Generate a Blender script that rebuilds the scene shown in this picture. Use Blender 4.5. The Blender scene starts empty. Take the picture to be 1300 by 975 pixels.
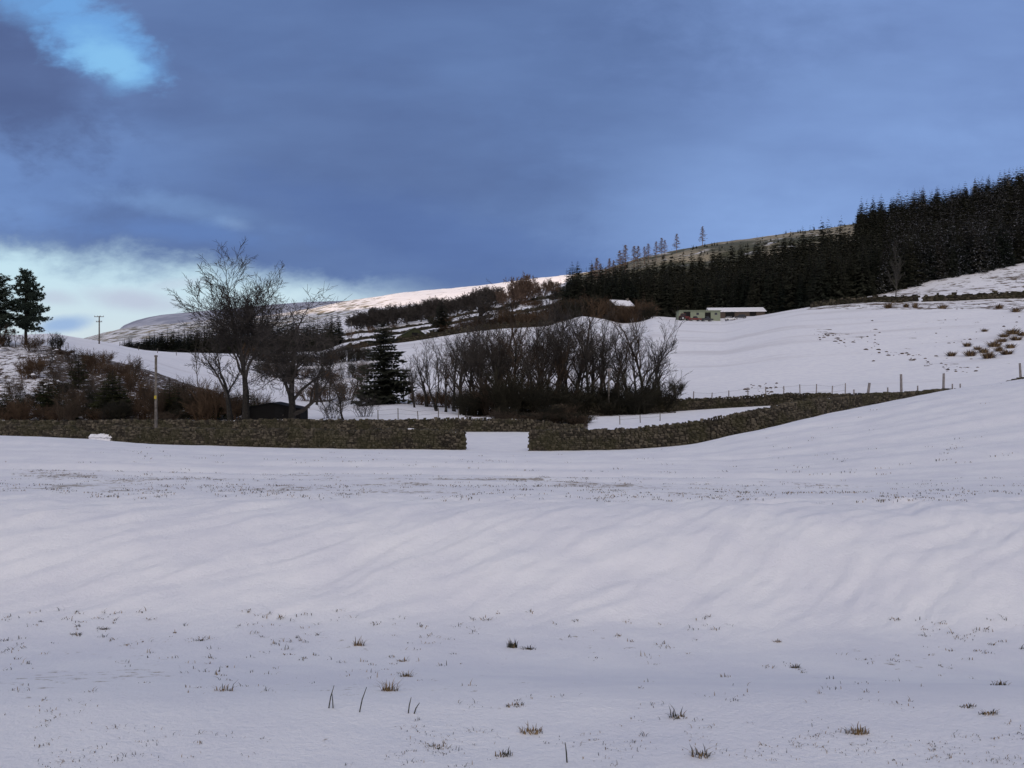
import bpy, math, random
import numpy as np
from mathutils import Vector, Matrix
random.seed(7); RNG = np.random.default_rng(7)
R = math.radians
scene = bpy.context.scene
COL = scene.collection

# ---------------------------------------------------------------- camera
cd = bpy.data.cameras.new('camera'); cam = bpy.data.objects.new('camera', cd); COL.objects.link(cam)
cd.sensor_width = 36.0; cd.lens = 36.0 * 1000 / 1300; cd.clip_start = 0.1; cd.clip_end = 30000
cam.location = (0, 0, 0); cam.rotation_euler = (R(90), 0, 0)
scene.camera = cam
scene.view_settings.view_transform = 'Standard'; scene.view_settings.look = 'None'
scene.view_settings.exposure = 0.0; scene.view_settings.gamma = 1.0
scene.view_settings.use_curve_mapping = False
scene.cycles.max_bounces = 5; scene.cycles.diffuse_bounces = 3; scene.cycles.transparent_max_bounces = 8

# ---------------------------------------------------------------- sun (low, from the left and behind)
SUN_EL = 8.0
SUN_H = Vector((-0.86, -0.51, 0)).normalized()          # horizontal direction towards the sun
sun_dir = Vector((SUN_H.x * math.cos(R(SUN_EL)), SUN_H.y * math.cos(R(SUN_EL)), math.sin(R(SUN_EL))))
sl = bpy.data.lights.new('sun', 'SUN'); so = bpy.data.objects.new('sun', sl); COL.objects.link(so)
sl.energy = 4.8; sl.angle = R(0.5); sl.color = (1.0, 0.74, 0.55)
so.rotation_euler = sun_dir.to_track_quat('Z', 'Y').to_euler()
so.location = (-200, -100, 300)

# ---------------------------------------------------------------- world: clear sky with a procedural cloud deck
def lin(c):
    return tuple(((x / 255) / 12.92 if x / 255 <= 0.04045 else ((x / 255 + 0.055) / 1.055) ** 2.4) for x in c)
world = bpy.data.worlds.new("World"); scene.world = world; world.use_nodes = True
nt = world.node_tree; nt.nodes.clear()
class NG:
    def __init__(s, nt): s.nt = nt
    def n(s, t, **k):
        nd = s.nt.nodes.new(t)
        for a, b in k.items(): setattr(nd, a, b)
        return nd
    def setin(s, sock, v):
        if isinstance(v, bpy.types.NodeSocket): s.nt.links.new(v, sock)
        elif v is not None:
            if hasattr(sock.default_value, '__len__') and isinstance(v, tuple) and len(v) == 3 and len(sock.default_value) == 4: v = v + (1,)
            sock.default_value = v
    def m(s, op, a, b=None, c=None, clamp=False):
        nd = s.n('ShaderNodeMath', operation=op, use_clamp=clamp)
        s.setin(nd.inputs[0], a)
        if b is not None: s.setin(nd.inputs[1], b)
        if c is not None: s.setin(nd.inputs[2], c)
        return nd.outputs[0]
    def sstep(s, x, lo, hi, a=0.0, b=1.0):
        nd = s.n('ShaderNodeMapRange', interpolation_type='SMOOTHSTEP')
        s.setin(nd.inputs['Value'], x); s.setin(nd.inputs['From Min'], lo); s.setin(nd.inputs['From Max'], hi)
        s.setin(nd.inputs['To Min'], a); s.setin(nd.inputs['To Max'], b)
        return nd.outputs['Result']
    def noise(s, vec, scale, detail=4, rough=0.55, dist=0.0, dim='3D'):
        nd = s.n('ShaderNodeTexNoise', noise_dimensions=dim)
        if vec is not None: s.setin(nd.inputs['Vector'], vec)
        s.setin(nd.inputs['Scale'], scale); s.setin(nd.inputs['Detail'], detail)
        s.setin(nd.inputs['Roughness'], rough); s.setin(nd.inputs['Distortion'], dist)
        return nd.outputs['Fac']
    def mix(s, f, a, b, mode='MIX'):
        nd = s.n('ShaderNodeMix', data_type='RGBA', blend_type=mode)
        s.setin(nd.inputs[0], f); s.setin(nd.inputs[6], a); s.setin(nd.inputs[7], b)
        return nd.outputs[2]
    def comb(s, x, y, z):
        nd = s.n('ShaderNodeCombineXYZ')
        for i, v in enumerate((x, y, z)): s.setin(nd.inputs[i], v)
        return nd.outputs[0]
g = NG(nt)
tc = g.n('ShaderNodeTexCoord'); sx = g.n('ShaderNodeSeparateXYZ'); nt.links.new(tc.outputs['Generated'], sx.inputs[0])
dx, dy, dz = sx.outputs
yy = g.m('MAXIMUM', dy, 0.12)
u = g.m('DIVIDE', dx, yy); v = g.m('DIVIDE', dz, yy)
uvv = g.comb(u, g.m('MULTIPLY', v, 1.8), 0.0)
nA = g.noise(uvv, 5.0, 6, 0.6, 0.3)
nB = g.noise(uvv, 17.0, 6, 0.62, 0.2)
nC = g.noise(g.comb(g.m('MULTIPLY', u, 1.0), g.m('MULTIPLY', v, 3.5), 3.7), 4.0, 4, 0.5)
wob = g.m('ADD', g.m('MULTIPLY', g.m('SUBTRACT', nA, 0.5), 2.0), g.m('MULTIPLY', g.m('SUBTRACT', nB, 0.5), 1.3))
def blob(px, py, a, b, ang, lo, hi, w=0.9):
    u0 = (px - 650) / 1000; v0 = (487.5 - py) / 1000; ca, sa = math.cos(R(ang)), math.sin(R(ang))
    du = g.m('SUBTRACT', u, u0); dv = g.m('SUBTRACT', v, v0)
    p = g.m('ADD', g.m('MULTIPLY', du, ca / a), g.m('MULTIPLY', dv, sa / a))
    q = g.m('ADD', g.m('MULTIPLY', du, -sa / b), g.m('MULTIPLY', dv, ca / b))
    d = g.m('SQRT', g.m('ADD', g.m('MULTIPLY', p, p), g.m('MULTIPLY', q, q)))
    return g.sstep(g.m('ADD', d, g.m('MULTIPLY', wob, w)), hi, lo)
# cloud deck colours
cdark = lin((90, 115, 166)); cright = lin((126, 157, 214)); cmid = lin((112, 140, 196)); cdk2 = lin((86, 108, 156))
fr = g.sstep(g.m('ADD', u, g.m('MULTIPLY', wob, 0.25)), 0.0, 0.55)
col = g.mix(fr, cdark, cmid)
# brighter low down on the right
fl = g.m('MULTIPLY', g.sstep(g.m('ADD', v, g.m('MULTIPLY', wob, 0.10)), 0.42, 0.12), g.sstep(u, -0.02, 0.32))
col = g.mix(fl, col, cright)
# paler left middle
col = g.mix(g.m('MULTIPLY', blob(40, 210, 0.26, 0.10, 10, 0.2, 1.3), 0.75), col, lin((108, 140, 198)))
col = g.mix(g.m('MULTIPLY', blob(30, 100, 0.14, 0.09, -45, 0.3, 1.25), 0.9), col, lin((78, 96, 142)))
col = g.mix(g.m('MULTIPLY', blob(215, 120, 0.10, 0.05, -10, 0.2, 1.3), 0.6), col, lin((80, 100, 148)))
col = g.mix(g.m('MULTIPLY', blob(420, 180, 0.30, 0.12, -8, 0.2, 1.3), 0.55), col, cdk2)
col = g.mix(g.m('MULTIPLY', blob(560, 300, 0.30, 0.05, -14, 0.2, 1.3), 0.6), col, lin((84, 110, 166)))
col = g.mix(g.m('MULTIPLY', blob(200, 292, 0.17, 0.022, -4, 0.2, 1.2), 0.8), col, lin((92, 122, 180)))
col = g.mix(g.m('MULTIPLY', blob(298, 284, 0.022, 0.008, -12, 0.1, 1.6), 0.25), col, lin((150, 182, 226)))
col = g.mix(g.m('MULTIPLY', blob(225, 262, 0.12, 0.016, -10, 0.0, 1.5), 0.32), col, lin((128, 164, 216)))
# slight mottling of the deck
mot = g.m('ADD', g.m('MULTIPLY', g.m('SUBTRACT', nC, 0.5), 0.55), 1.0)
col = g.mix(1.0, col, g.comb(mot, mot, g.m('ADD', g.m('MULTIPLY', mot, 0.8), 0.2)), 'MULTIPLY')
# the clear sky behind the deck
sky = g.n('ShaderNodeTexSky', sky_type='NISHITA', sun_disc=False)
sky.sun_elevation = R(SUN_EL); sky.sun_rotation = math.atan2(SUN_H.x, SUN_H.y)
skc = g.mix(1.0, sky.outputs[0], (0.1, 0.1, 0.1), 'MULTIPLY')
clear_hi = g.mix(g.m('MULTIPLY', blob(140, 78, 0.07, 0.035, -30, 0.1, 1.2), 0.8), lin((108, 164, 230)), lin((136, 198, 248)))
clear_hi = g.mix(0.12, clear_hi, skc)
clear_lo = g.mix(g.sstep(v, 0.02, 0.17), lin((200, 214, 228)), lin((188, 220, 240)))
clear_lo = g.mix(0.06, clear_lo, skc)
# hole upper left
hole = g.m('MAXIMUM', blob(120, 48, 0.105, 0.05, -28, 0.35, 1.15, 1.1), blob(172, 92, 0.045, 0.026, 15, 0.2, 1.2, 0.8))
hole = g.m('MAXIMUM', hole, g.m('MULTIPLY', blob(60, 10, 0.11, 0.04, -20, 0.2, 1.1), 0.8))
col = g.mix(g.m('MULTIPLY', hole, 0.95), col, clear_hi)
# clear band under the deck, lower left
edge = g.m('ADD', g.m('MULTIPLY', u, -0.10), 0.107)
edge = g.m('ADD', edge, g.m('MULTIPLY', wob, 0.035))
below = g.m('SUBTRACT', edge, v)
band = g.m('MULTIPLY', g.sstep(below, -0.022, 0.030), g.sstep(g.m('ADD', u, g.m('MULTIPLY', wob, 0.15)), 0.02, -0.26))
col = g.mix(band, col, clear_lo)
pink = g.m('MAXIMUM', blob(175, 382, 0.075, 0.017, -6, 0.1, 1.2, 0.5), g.m('MULTIPLY', blob(70, 378, 0.04, 0.012, -5, 0.1, 1.2, 0.5), 0.7))
pink = g.m('MAXIMUM', pink, g.m('MULTIPLY', blob(230, 360, 0.06, 0.01, 8, 0.1, 1.2, 0.5), 0.5))
col = g.mix(g.m('MULTIPLY', pink, 0.8), col, lin((176, 186, 212)))
col = g.mix(g.m('MULTIPLY', blob(80, 412, 0.045, 0.012, 8, 0.1, 1.2, 0.5), 0.9), col, lin((140, 170, 215)))
# thin bright veil overhead and behind, where the deck breaks up
veil = g.mix(g.noise(tc.outputs['Generated'], 2.2, 5), (0.21, 0.235, 0.32), (0.36, 0.37, 0.45))
up = g.sstep(dz, 0.42, 0.78)
back = g.sstep(dy, 0.15, -0.35)
col = g.mix(g.m('MAXIMUM', up, back), col, veil)
# bright cloud bank behind the viewer, where the deck is thin
lobe = g.m('ADD', g.m('ADD', g.m('MULTIPLY', dx, -0.05), g.m('MULTIPLY', dy, -0.88)), g.m('MULTIPLY', dz, 0.47))
nL = g.noise(tc.outputs['Generated'], 3.0, 5)
col = g.mix(g.sstep(g.m('ADD', lobe, g.m('MULTIPLY', g.m('SUBTRACT', nL, 0.5), 0.4)), 0.62, 0.95), col, (1.38, 1.29, 1.36))
col = g.mix(g.sstep(dz, 0.0, -0.05), col, (0.3, 0.3, 0.36))
col10 = g.mix(1.0, col, (11.5, 11.2, 10.5), 'MULTIPLY')
bg = g.n('ShaderNodeBackground'); nt.links.new(col10, bg.inputs['Color']); bg.inputs['Strength'].default_value = 0.1
wo = g.n('ShaderNodeOutputWorld'); nt.links.new(bg.outputs[0], wo.inputs[0])

# ---------------------------------------------------------------- helpers
def tag(o, label=None, cat=None, group=None, kind=None):
    if label: o['label'] = label
    if cat: o['category'] = cat
    if group: o['group'] = group
    if kind: o['kind'] = kind
    return o
def empty(name, loc, rz=0.0, label=None, cat=None, group=None, scale=None):
    o = bpy.data.objects.new(name, None); COL.objects.link(o); o.location = loc; o.rotation_euler = (0, 0, rz)
    o.empty_display_size = 0.3
    if scale is not None: o.scale = scale
    return tag(o, label, cat, group)
def link(name, mesh, parent=None, loc=None, rz=None, scale=None):
    o = bpy.data.objects.new(name, mesh); COL.objects.link(o)
    if parent: o.parent = parent
    if loc is not None: o.location = loc
    if rz is not None: o.rotation_euler = (0, 0, rz)
    if scale is not None: o.scale = scale
    return o
def mesh_np(name, V, F, mats=(), mi=None, smooth=False, attrs=None):
    """V (n,3); F list of lists or (m,k) array"""
    me = bpy.data.meshes.new(name); V = np.asarray(V, dtype=np.float32)
    if isinstance(F, np.ndarray):
        m, k = F.shape; me.vertices.add(len(V)); me.vertices.foreach_set('co', V.ravel())
        me.loops.add(m * k); me.loops.foreach_set('vertex_index', F.astype(np.int32).ravel())
        me.polygons.add(m); me.polygons.foreach_set('loop_start', np.arange(0, m * k, k, dtype=np.int32))
        me.update(calc_edges=True)
    else:
        me.from_pydata(V.tolist(), [], F)
    for mt in mats: me.materials.append(mt)
    if mi is not None: me.polygons.foreach_set('material_index', np.asarray(mi, dtype=np.int32))
    if smooth: me.polygons.foreach_set('use_smooth', np.ones(len(me.polygons), dtype=bool))
    if attrs:
        for an, av in attrs.items():
            av = np.asarray(av, dtype=np.float32)
            if av.ndim == 1:
                a = me.attributes.new(an, 'FLOAT', 'POINT'); a.data.foreach_set('value', av)
            else:
                a = me.attributes.new(an, 'FLOAT_COLOR', 'POINT'); a.data.foreach_set('color', av.ravel())
    me.update(); return me
class MB:
    def __init__(s): s.v = []; s.f = []; s.m = []
    def add(s, vs, fs, mi=0):
        b = len(s.v); s.v += [tuple(p) for p in vs]; s.f += [[i + b for i in f] for f in fs]; s.m += [mi] * len(fs)
    def box(s, c, d, rz=0, mi=0, M=None):
        x, y, z = d[0] / 2, d[1] / 2, d[2] / 2; ca, sa = math.cos(rz), math.sin(rz)
        vs = []
        for (a, b, e) in ((-1,-1,-1),(1,-1,-1),(1,1,-1),(-1,1,-1),(-1,-1,1),(1,-1,1),(1,1,1),(-1,1,1)):
            p = (a * x, b * y, e * z); vs.append((c[0] + p[0] * ca - p[1] * sa, c[1] + p[0] * sa + p[1] * ca, c[2] + p[2]))
        s.add(vs, [[0,3,2,1],[4,5,6,7],[0,1,5,4],[1,2,6,5],[2,3,7,6],[3,0,4,7]], mi)
    def prism(s, poly, y0, y1, mi=0):            # poly in x-z, extruded along y
        n = len(poly); vs = [(x, y0, z) for x, z in poly] + [(x, y1, z) for x, z in poly]
        fs = [list(range(n)), list(range(2 * n - 1, n - 1, -1))] + [[(i + 1) % n, i, n + i, n + (i + 1) % n] for i in range(n)]
        s.add(vs, fs, mi)
    def tube(s, pts, rad, k=6, mi=0, cap=True):
        pts = [Vector(p) for p in pts]; b = len(s.v); n = len(pts)
        for i, p in enumerate(pts):
            d = (pts[min(i + 1, n - 1)] - pts[max(i - 1, 0)]); d = d.normalized() if d.length > 1e-9 else Vector((0,0,1))
            a = d.cross(Vector((0.31, 0.93, 0.17))); a.normalize(); c = d.cross(a)
            for j in range(k):
                t = 2 * math.pi * j / k; s.v.append(tuple(p + (a * math.cos(t) + c * math.sin(t)) * rad[i]))
        for i in range(n - 1):
            for j in range(k):
                s.f.append([b + i * k + j, b + i * k + (j + 1) % k, b + (i + 1) * k + (j + 1) % k, b + (i + 1) * k + j]); s.m.append(mi)
        if cap:
            s.f.append([b + (n - 1) * k + j for j in range(k)]); s.m.append(mi)
            s.f.append([b + j for j in range(k - 1, -1, -1)]); s.m.append(mi)
    def mesh(s, name, mats, smooth=False): return mesh_np(name, s.v, s.f, mats, s.m, smooth)

# numpy gradient-ish value noise
def _h(ix, iy, seed):
    n = (ix.astype(np.int64) * 374761393 + iy.astype(np.int64) * 668265263 + seed * 1442695041) & 0x7fffffff
    n = ((n ^ (n >> 13)) * 1274126177) & 0x7fffffff
    return ((n ^ (n >> 16)) & 0xffff) / 65535.0
def vnoise(x, y, seed=0):
    x = np.asarray(x, float); y = np.asarray(y, float)
    ix = np.floor(x); iy = np.floor(y); fx = x - ix; fy = y - iy
    fx = fx * fx * fx * (fx * (fx * 6 - 15) + 10); fy = fy * fy * fy * (fy * (fy * 6 - 15) + 10)
    a = _h(ix, iy, seed); b = _h(ix + 1, iy, seed); c = _h(ix, iy + 1, seed); d = _h(ix + 1, iy + 1, seed)
    return (a + (b - a) * fx) + ((c + (d - c) * fx) - (a + (b - a) * fx)) * fy - 0.5
def fbm(x, y, seed=0, o=4, g_=0.5):
    s = 0; a = 1.0
    for i in range(o): s = s + a * vnoise(x * 2 ** i + 17.3 * i, y * 2 ** i - 9.1 * i, seed + i); a *= g_
    return s
def sst(x, a, b):
    t = np.clip((np.asarray(x, float) - a) / (b - a), 0, 1); return t * t * (3 - 2 * t)

# ---------------------------------------------------------------- terrain: ridge and break lines, (column, distance, sight height)
def pchip(xk, yk, x):
    """xk,yk 1-d knots -> monotone cubic at x"""
    xk = np.asarray(xk, float); yk = np.asarray(yk, float); h = np.diff(xk); dl = np.diff(yk) / h
    m = np.zeros_like(yk); m[0] = dl[0]; m[-1] = dl[-1]
    for i in range(1, len(xk) - 1):
        if dl[i - 1] * dl[i] > 0:
            w1 = 2 * h[i] + h[i - 1]; w2 = h[i] + 2 * h[i - 1]; m[i] = (w1 + w2) / (w1 / dl[i - 1] + w2 / dl[i])
    x = np.asarray(x, float); xc = np.clip(x, xk[0], xk[-1]); j = np.clip(np.searchsorted(xk, xc, side='right') - 1, 0, len(h) - 1)
    t = (xc - xk[j]) / h[j]; t2 = t * t; t3 = t2 * t
    return (2*t3-3*t2+1)*yk[j] + (t3-2*t2+t)*h[j]*m[j] + (-2*t3+3*t2)*yk[j+1] + (t3-t2)*h[j]*m[j+1]
# each line: list of (px, Y, py)
LINES = [
 [(-600,1.0,1900),(650,1.0,1900),(1900,1.0,1900)],
 [(-600,4.0,897),(650,4.0,897),(1900,4.0,897)],
 [(-600,7.6,795),(0,8.0,787),(500,8.0,792),(900,8.1,800),(1300,7.8,812),(1900,7.6,830)],
 [(-600,11.2,630),(0,11.0,640),(650,11.0,641),(1300,11.2,642),(1900,11.2,640)],
 [(-600,20,600),(0,20,596),(300,20,602),(650,20,604),(1000,20,606),(1300,18,603),(1900,17,590)],
 [(-600,40,560),(0,40,562),(300,38,575),(650,38,580),(860,34,579),(1000,31,574),(1150,29,560),(1300,28,543),(1900,26,500)],
 [(-600,57,545),(0,56,553),(100,55,557),(200,53,564),(400,49,570),(594,48,573),(672,48,574),(760,46,573),(860,44,567),(950,43,549),(1030,45,530),(1100,47,516),(1200,47,496),(1300,45,481),(1500,43,455),(1900,42,430)],
 # foot of the front wall
 [(-600,64,560),(0,62,562),(100,60,561),(200,57,564),(400,53,569),(594,52,571),(672,52,572),(760,50,571),(860,48,566),(950,47,548),(1030,50,533),(1100,55,525),(1200,60,517),(1250,61.5,514),(1300,63,499),(1500,66,480),(1900,70,470)],
 # lane wall
 [(-600,84,548),(0,82,549),(200,79,549),(400,76,549),(594,75,548),(672,75,548),(760,74,545),(860,72,541),(950,72,534),(1030,74,526),(1100,78,517),(1200,82,506),(1300,84,497),(1500,86,480),(1900,90,470)],
 [(-600,98,534),(0,96,534),(200,94,535),(400,92,534),(594,92,531),(672,94,530),(760,96,528),(860,97,523),(950,97,517),(1030,98,512),(1100,100,506),(1200,102,500),(1300,104,490),(1500,110,470),(1900,115,460)],
 [(-600,150,430),(0,150,439),(60,150,441),(100,150,452),(150,150,462),(200,150,476),(250,148,494),(300,145,505),(420,142,512),(500,140,507),(560,138,513),(610,136,524),(672,135,518),(760,132,507),(860,128,500),(950,126,496),(1030,126,492),(1100,128,485),(1200,132,474),(1300,136,458),(1500,140,430),(1900,150,400)],
 # near field tops / dark bank
 [(-600,300,420),(0,300,430),(60,300,428),(100,300,431),(150,300,440),(200,300,447),(300,300,452),(400,300,453),(440,295,443),(520,290,432),(560,288,426),(600,285,421),(640,282,417),(690,280,414),(715,276,410),(740,272,404),(765,272,408),(790,272,414),(812,275,410),(832,280,404),(860,300,406),(912,305,406),(950,300,402),(1030,285,391),(1100,270,386),(1200,255,382),(1300,250,378),(1500,250,360),(1900,260,330)],
 # forest foot
 [(-600,420,430),(0,420,436),(100,420,436),(150,420,448),(250,420,449),(400,420,447),(440,400,436),(520,390,428),(600,380,412),(672,360,402),(715,340,398),(800,338,402),(860,345,403),(912,335,402),(970,325,398),(1050,312,385),(1150,322,364),(1300,335,335),(1500,350,295),(1900,380,240)],
 [(-600,620,440),(0,620,440),(130,620,440),(250,620,440),(400,620,436),(440,600,425),(520,600,415),(600,560,400),(672,520,388),(715,480,378),(760,440,385),(860,430,382),(950,430,368),(1000,430,354),(1080,430,333),(1200,430,303),(1300,430,287),(1500,440,255),(1900,460,215)],
 # shade line of the far fields / moor crest
 [(-600,1250,440),(0,1250,440),(100,1250,440),(160,1250,436),(250,1250,430),(350,1250,420),(420,1250,409),(520,1200,402),(600,1150,388),(660,1100,375),(715,950,363),(735,760,357),(750,740,351),(770,715,344),(790,700,337),(820,700,328),(860,700,319),(900,700,311),(1000,680,297),(1080,650,287),(1200,620,272),(1300,600,250),(1500,600,215),(1900,620,180)],
 # the sunlit ridge
 [(-600,2000,440),(0,2000,437),(90,2000,434),(130,2000,425),(160,2000,419),(200,2000,415),(250,2000,411),(330,2000,404),(400,1950,394),(430,1900,387),(480,1850,379),(520,1850,373),(560,1850,370),(600,1850,367),(640,1850,364),(680,1800,360),(712,1750,358),(740,1700,362),(800,1500,355),(1000,1400,330),(1300,1300,300),(1900,1300,250)],
 [(-600,2900,445),(0,2900,445),(130,2900,440),(400,2900,420),(600,2800,400),(715,2700,395),(1000,2500,380),(1900,2500,350)],
 # far ridge
 [(-600,4400,445),(0,4400,444),(100,4400,440),(140,4400,431),(158,4400,415),(200,4400,403),(250,4400,398),(300,4400,394),(350,4400,389),(400,4400,386),(430,4400,385.5),(470,4400,385),(600,4400,390),(800,4400,400),(1900,4400,400)],
 [(-600,12000,470),(650,12000,470),(1900,12000,470)],
]
AZ_MAX = math.atan(1.22)
def knots(px):
    ly, z = [], []
    for L in LINES:
        p = [a[0] for a in L]
        Y = pchip(p, [math.log(a[1]) for a in L], px); q = pchip(p, [a[2] for a in L], px)
        ly.append(Y); z.append((487.5 - q) / 1000 * np.exp(Y))
    return np.array(ly, float), np.array(z, float)
SH = np.array([SUN_H.x, SUN_H.y])
def base_h(az, r):
    """az scalar, r array"""
    a = max(-AZ_MAX, min(AZ_MAX, az)); px = 650 + 1000 * math.tan(a)
    k, z = knots(px)
    return pchip(k, z, np.log(np.maximum(np.asarray(r, float) * math.cos(a), 1.0)))
def detail_h(X, Y):
    X = np.asarray(X, float); Y = np.asarray(Y, float); r = np.hypot(X, Y)
    # wind ripples on the near bank, running up to the right
    wx = X + 0.35 * fbm(X * 0.5, Y * 0.5, 3, 2); wy = Y + 0.35 * fbm(X * 0.5 + 9, Y * 0.5, 5, 2)
    ang = 0.62 + 0.10 * vnoise(X * 0.15, Y * 0.15, 8)
    s = wx * np.cos(ang) + wy * np.sin(ang); t = -wx * np.sin(ang) + wy * np.cos(ang)
    m = sst(Y, 7.4, 9.0) * (1 - sst(Y, 11.3, 13.5))
    rip = fbm(s * 1.1, t * 3.9, 11, 4, 0.55)
    ridge = 1 - np.abs(2 * vnoise(s * 0.8, t * 3.0, 21)) * 2
    z = m * (0.060 * rip + 0.018 * ridge)
    near = 1 - sst(r, 60, 90)
    z = z + near * (0.03 * fbm(X * 0.8, Y * 0.8, 31, 4) + 0.05 * vnoise(X * 0.2, Y * 0.2, 33))
    # wheel ruts across the flat before the wall
    fl = sst(Y, 14, 18) * (1 - sst(Y, 40, 46)) * near
    z = z + fl * 0.2 * fbm(X * 0.06, (Y + 0.06 * X) * 0.9, 41, 3)
    far = sst(r, 90, 160)
    amp = np.where(r < 600, np.clip(r * 0.0030, 0.2, 1.8), 1.8)
    z = z + far * (1 - sst(r, 350, 500)) * 0.8 * fbm(X / 45, (Y - 0.5 * X) / 9, 61, 3) * 0.25
    z = z + far * amp * (fbm(X / 30, Y / 30, 51, 3) + 1.2 * fbm(X / 120, Y / 120, 55, 3) * (r > 600))
    return z
def blocker(X, Y):
    """unseen high ground added on the sunward side, shaped to shade valley and far ridge"""
    s = -(X * SH[0] + Y * SH[1]); t = X * (-SH[1]) * -1 + Y * (-SH[0])
    t = X * SH[1] + Y * (-SH[0])     # along the ridge, growing forward
    hgt = np.interp(t, [-4000, -1500, -400, 400, 1300, 1750, 2150, 2700, 3000, 3600, 4200, 5200, 7000],
                       [150, 240, 330, 360, 352, 335, 265, 170, 190, 640, 980, 980, 500])  # added ridge, out of view: heights set by where its shadow should fall
    prof = np.exp(-((s + 950) / 330.0) ** 2)
    return hgt * prof * (1 + 0.10 * fbm(X / 300, Y / 300, 71, 3)) - 8
def full_h(az, r):
    X = np.sin(az) * r; Y = np.cos(az) * r
    z = base_h(az, r) + detail_h(X, Y)
    b = blocker(X, Y); w = sst(abs(az) if az < 0 else max(0.0, az - 0.9) + 0.0, 0.61, 0.70) if az < 0 else sst(az, 1.2, 1.6)
    zb = np.maximum(z, b)
    return z + (zb - z) * w
def gz(px, Y):
    u_ = (px - 650) / 1000; az = math.atan(u_); return float(full_h(az, np.array([Y * math.sqrt(1 + u_ * u_)]))[0])
def at(px, Y, dz=0.0):
    return Vector(((px - 650) / 1000 * Y, Y, gz(px, Y) + dz))
def hit(px, py, y0=2.0, y1=3000.0):
    u_ = (px - 650) / 1000; az = math.atan(u_); Ys = np.exp(np.linspace(math.log(y0), math.log(y1), 700))
    z = full_h(az, Ys * math.sqrt(1 + u_ * u_)); p = 487.5 - z / Ys * 1000
    i = int(np.argmax(p <= py)) if (p <= py).any() else len(Ys) - 1
    return float(Ys[i])

# ---------------------------------------------------------------- materials
def newmat(name):
    m = bpy.data.materials.new(name); m.use_nodes = True; t = m.node_tree; t.nodes.clear(); gg = NG(t)
    b = gg.n('ShaderNodeBsdfPrincipled'); o = gg.n('ShaderNodeOutputMaterial'); t.links.new(b.outputs[0], o.inputs[0])
    b.inputs['Roughness'].default_value = 0.9; b.inputs['Specular IOR Level'].default_value = 0.15
    return m, gg, b
def simple(name, c1, c2, scale=3.0, rough=0.85, bump=0.0, spec=0.15, detail=4, space='Object'):
    m, q, b = newmat(name); tc = q.n('ShaderNodeTexCoord'); n = q.noise(tc.outputs[space], scale, detail)
    q.setin(b.inputs['Base Color'], q.mix(q.sstep(n, 0.3, 0.7), c1, c2)); b.inputs['Roughness'].default_value = rough
    b.inputs['Specular IOR Level'].default_value = spec
    if bump:
        bp = q.n('ShaderNodeBump'); bp.inputs['Strength'].default_value = bump; q.setin(bp.inputs['Height'], n)
        q.nt.links.new(bp.outputs[0], b.inputs['Normal'])
    return m
SNOW1 = (0.80, 0.81, 0.86); SNOW2 = (0.86, 0.87, 0.90)
m_snow = simple('snow', SNOW1, SNOW2, 6.0, 0.8, 0.3)
m_bark = simple('bark_dark', (0.020, 0.019, 0.017), (0.042, 0.038, 0.032), 4.0, 0.95)
m_bark2 = simple('bark_grey', (0.05, 0.047, 0.042), (0.10, 0.094, 0.08), 4.0, 0.95)
m_twig = simple('twigs_grey', (0.038, 0.034, 0.031), (0.075, 0.066, 0.058), 0.8, 0.95)
m_twigr = simple('twigs_brown', (0.070, 0.046, 0.030), (0.125, 0.083, 0.052), 0.6, 0.95)
m_twigd = simple('twigs_dark_brown', (0.044, 0.033, 0.024), (0.085, 0.063, 0.045), 0.6, 0.95)
m_twigo = simple('twigs_orange', (0.095, 0.066, 0.05), (0.155, 0.108, 0.08), 0.6, 0.95)
m_larch = simple('larch_twigs', (0.17, 0.115, 0.09), (0.27, 0.185, 0.14), 0.6, 0.95)
m_olive = simple('bush_olive', (0.020, 0.019, 0.014), (0.040, 0.037, 0.025), 0.6, 0.95)
m_post = simple('post_wood', (0.10, 0.09, 0.075), (0.2, 0.18, 0.16), 5.0, 0.9)
m_postpale = simple('post_pale', (0.22, 0.20, 0.19), (0.34, 0.31, 0.30), 5.0, 0.9)
m_wire = simple('wire', (0.12, 0.12, 0.12), (0.2, 0.2, 0.2), 5.0, 0.6)
m_straw = simple('straw_grass', (0.17, 0.115, 0.06), (0.30, 0.21, 0.11), 6.0, 0.9)
m_darkgrass = simple('dark_grass', (0.035, 0.038, 0.035), (0.08, 0.075, 0.05), 6.0, 0.9)
m_soil = simple('dark_soil', (0.03, 0.022, 0.016), (0.06, 0.042, 0.03), 6.0, 0.95)

def leafmat(name, c1, c2, snow_amt, sc=0.35):
    m, q, b = newmat(name); ge = q.n('ShaderNodeNewGeometry'); tc = q.n('ShaderNodeTexCoord'); oi = q.n('ShaderNodeObjectInfo')
    n = q.noise(ge.outputs['Position'], sc, 4); n2 = q.noise(ge.outputs['Position'], 1.1, 3)
    c = q.mix(q.sstep(n, 0.35, 0.65), c1, c2)
    c = q.mix(q.m('MULTIPLY', oi.outputs['Random'], 0.6), c, (c2[0] * 2.3, c2[1] * 1.6, c2[2] * 1.4))
    if snow_amt > 0:
        c = q.mix(q.sstep(n2, 0.74 - 0.2 * snow_amt, 0.80 - 0.2 * snow_amt), c, (0.55, 0.57, 0.62))
    q.setin(b.inputs['Base Color'], c); return m
m_spruce = leafmat('spruce_needles', (0.012, 0.018, 0.016), (0.030, 0.040, 0.029), 0.0)
m_spruce_s = leafmat('spruce_needles_snow', (0.013, 0.020, 0.020), (0.032, 0.040, 0.034), 0.75)
m_pine = leafmat('pine_needles', (0.016, 0.030, 0.026), (0.035, 0.055, 0.042), 0.0)
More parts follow.
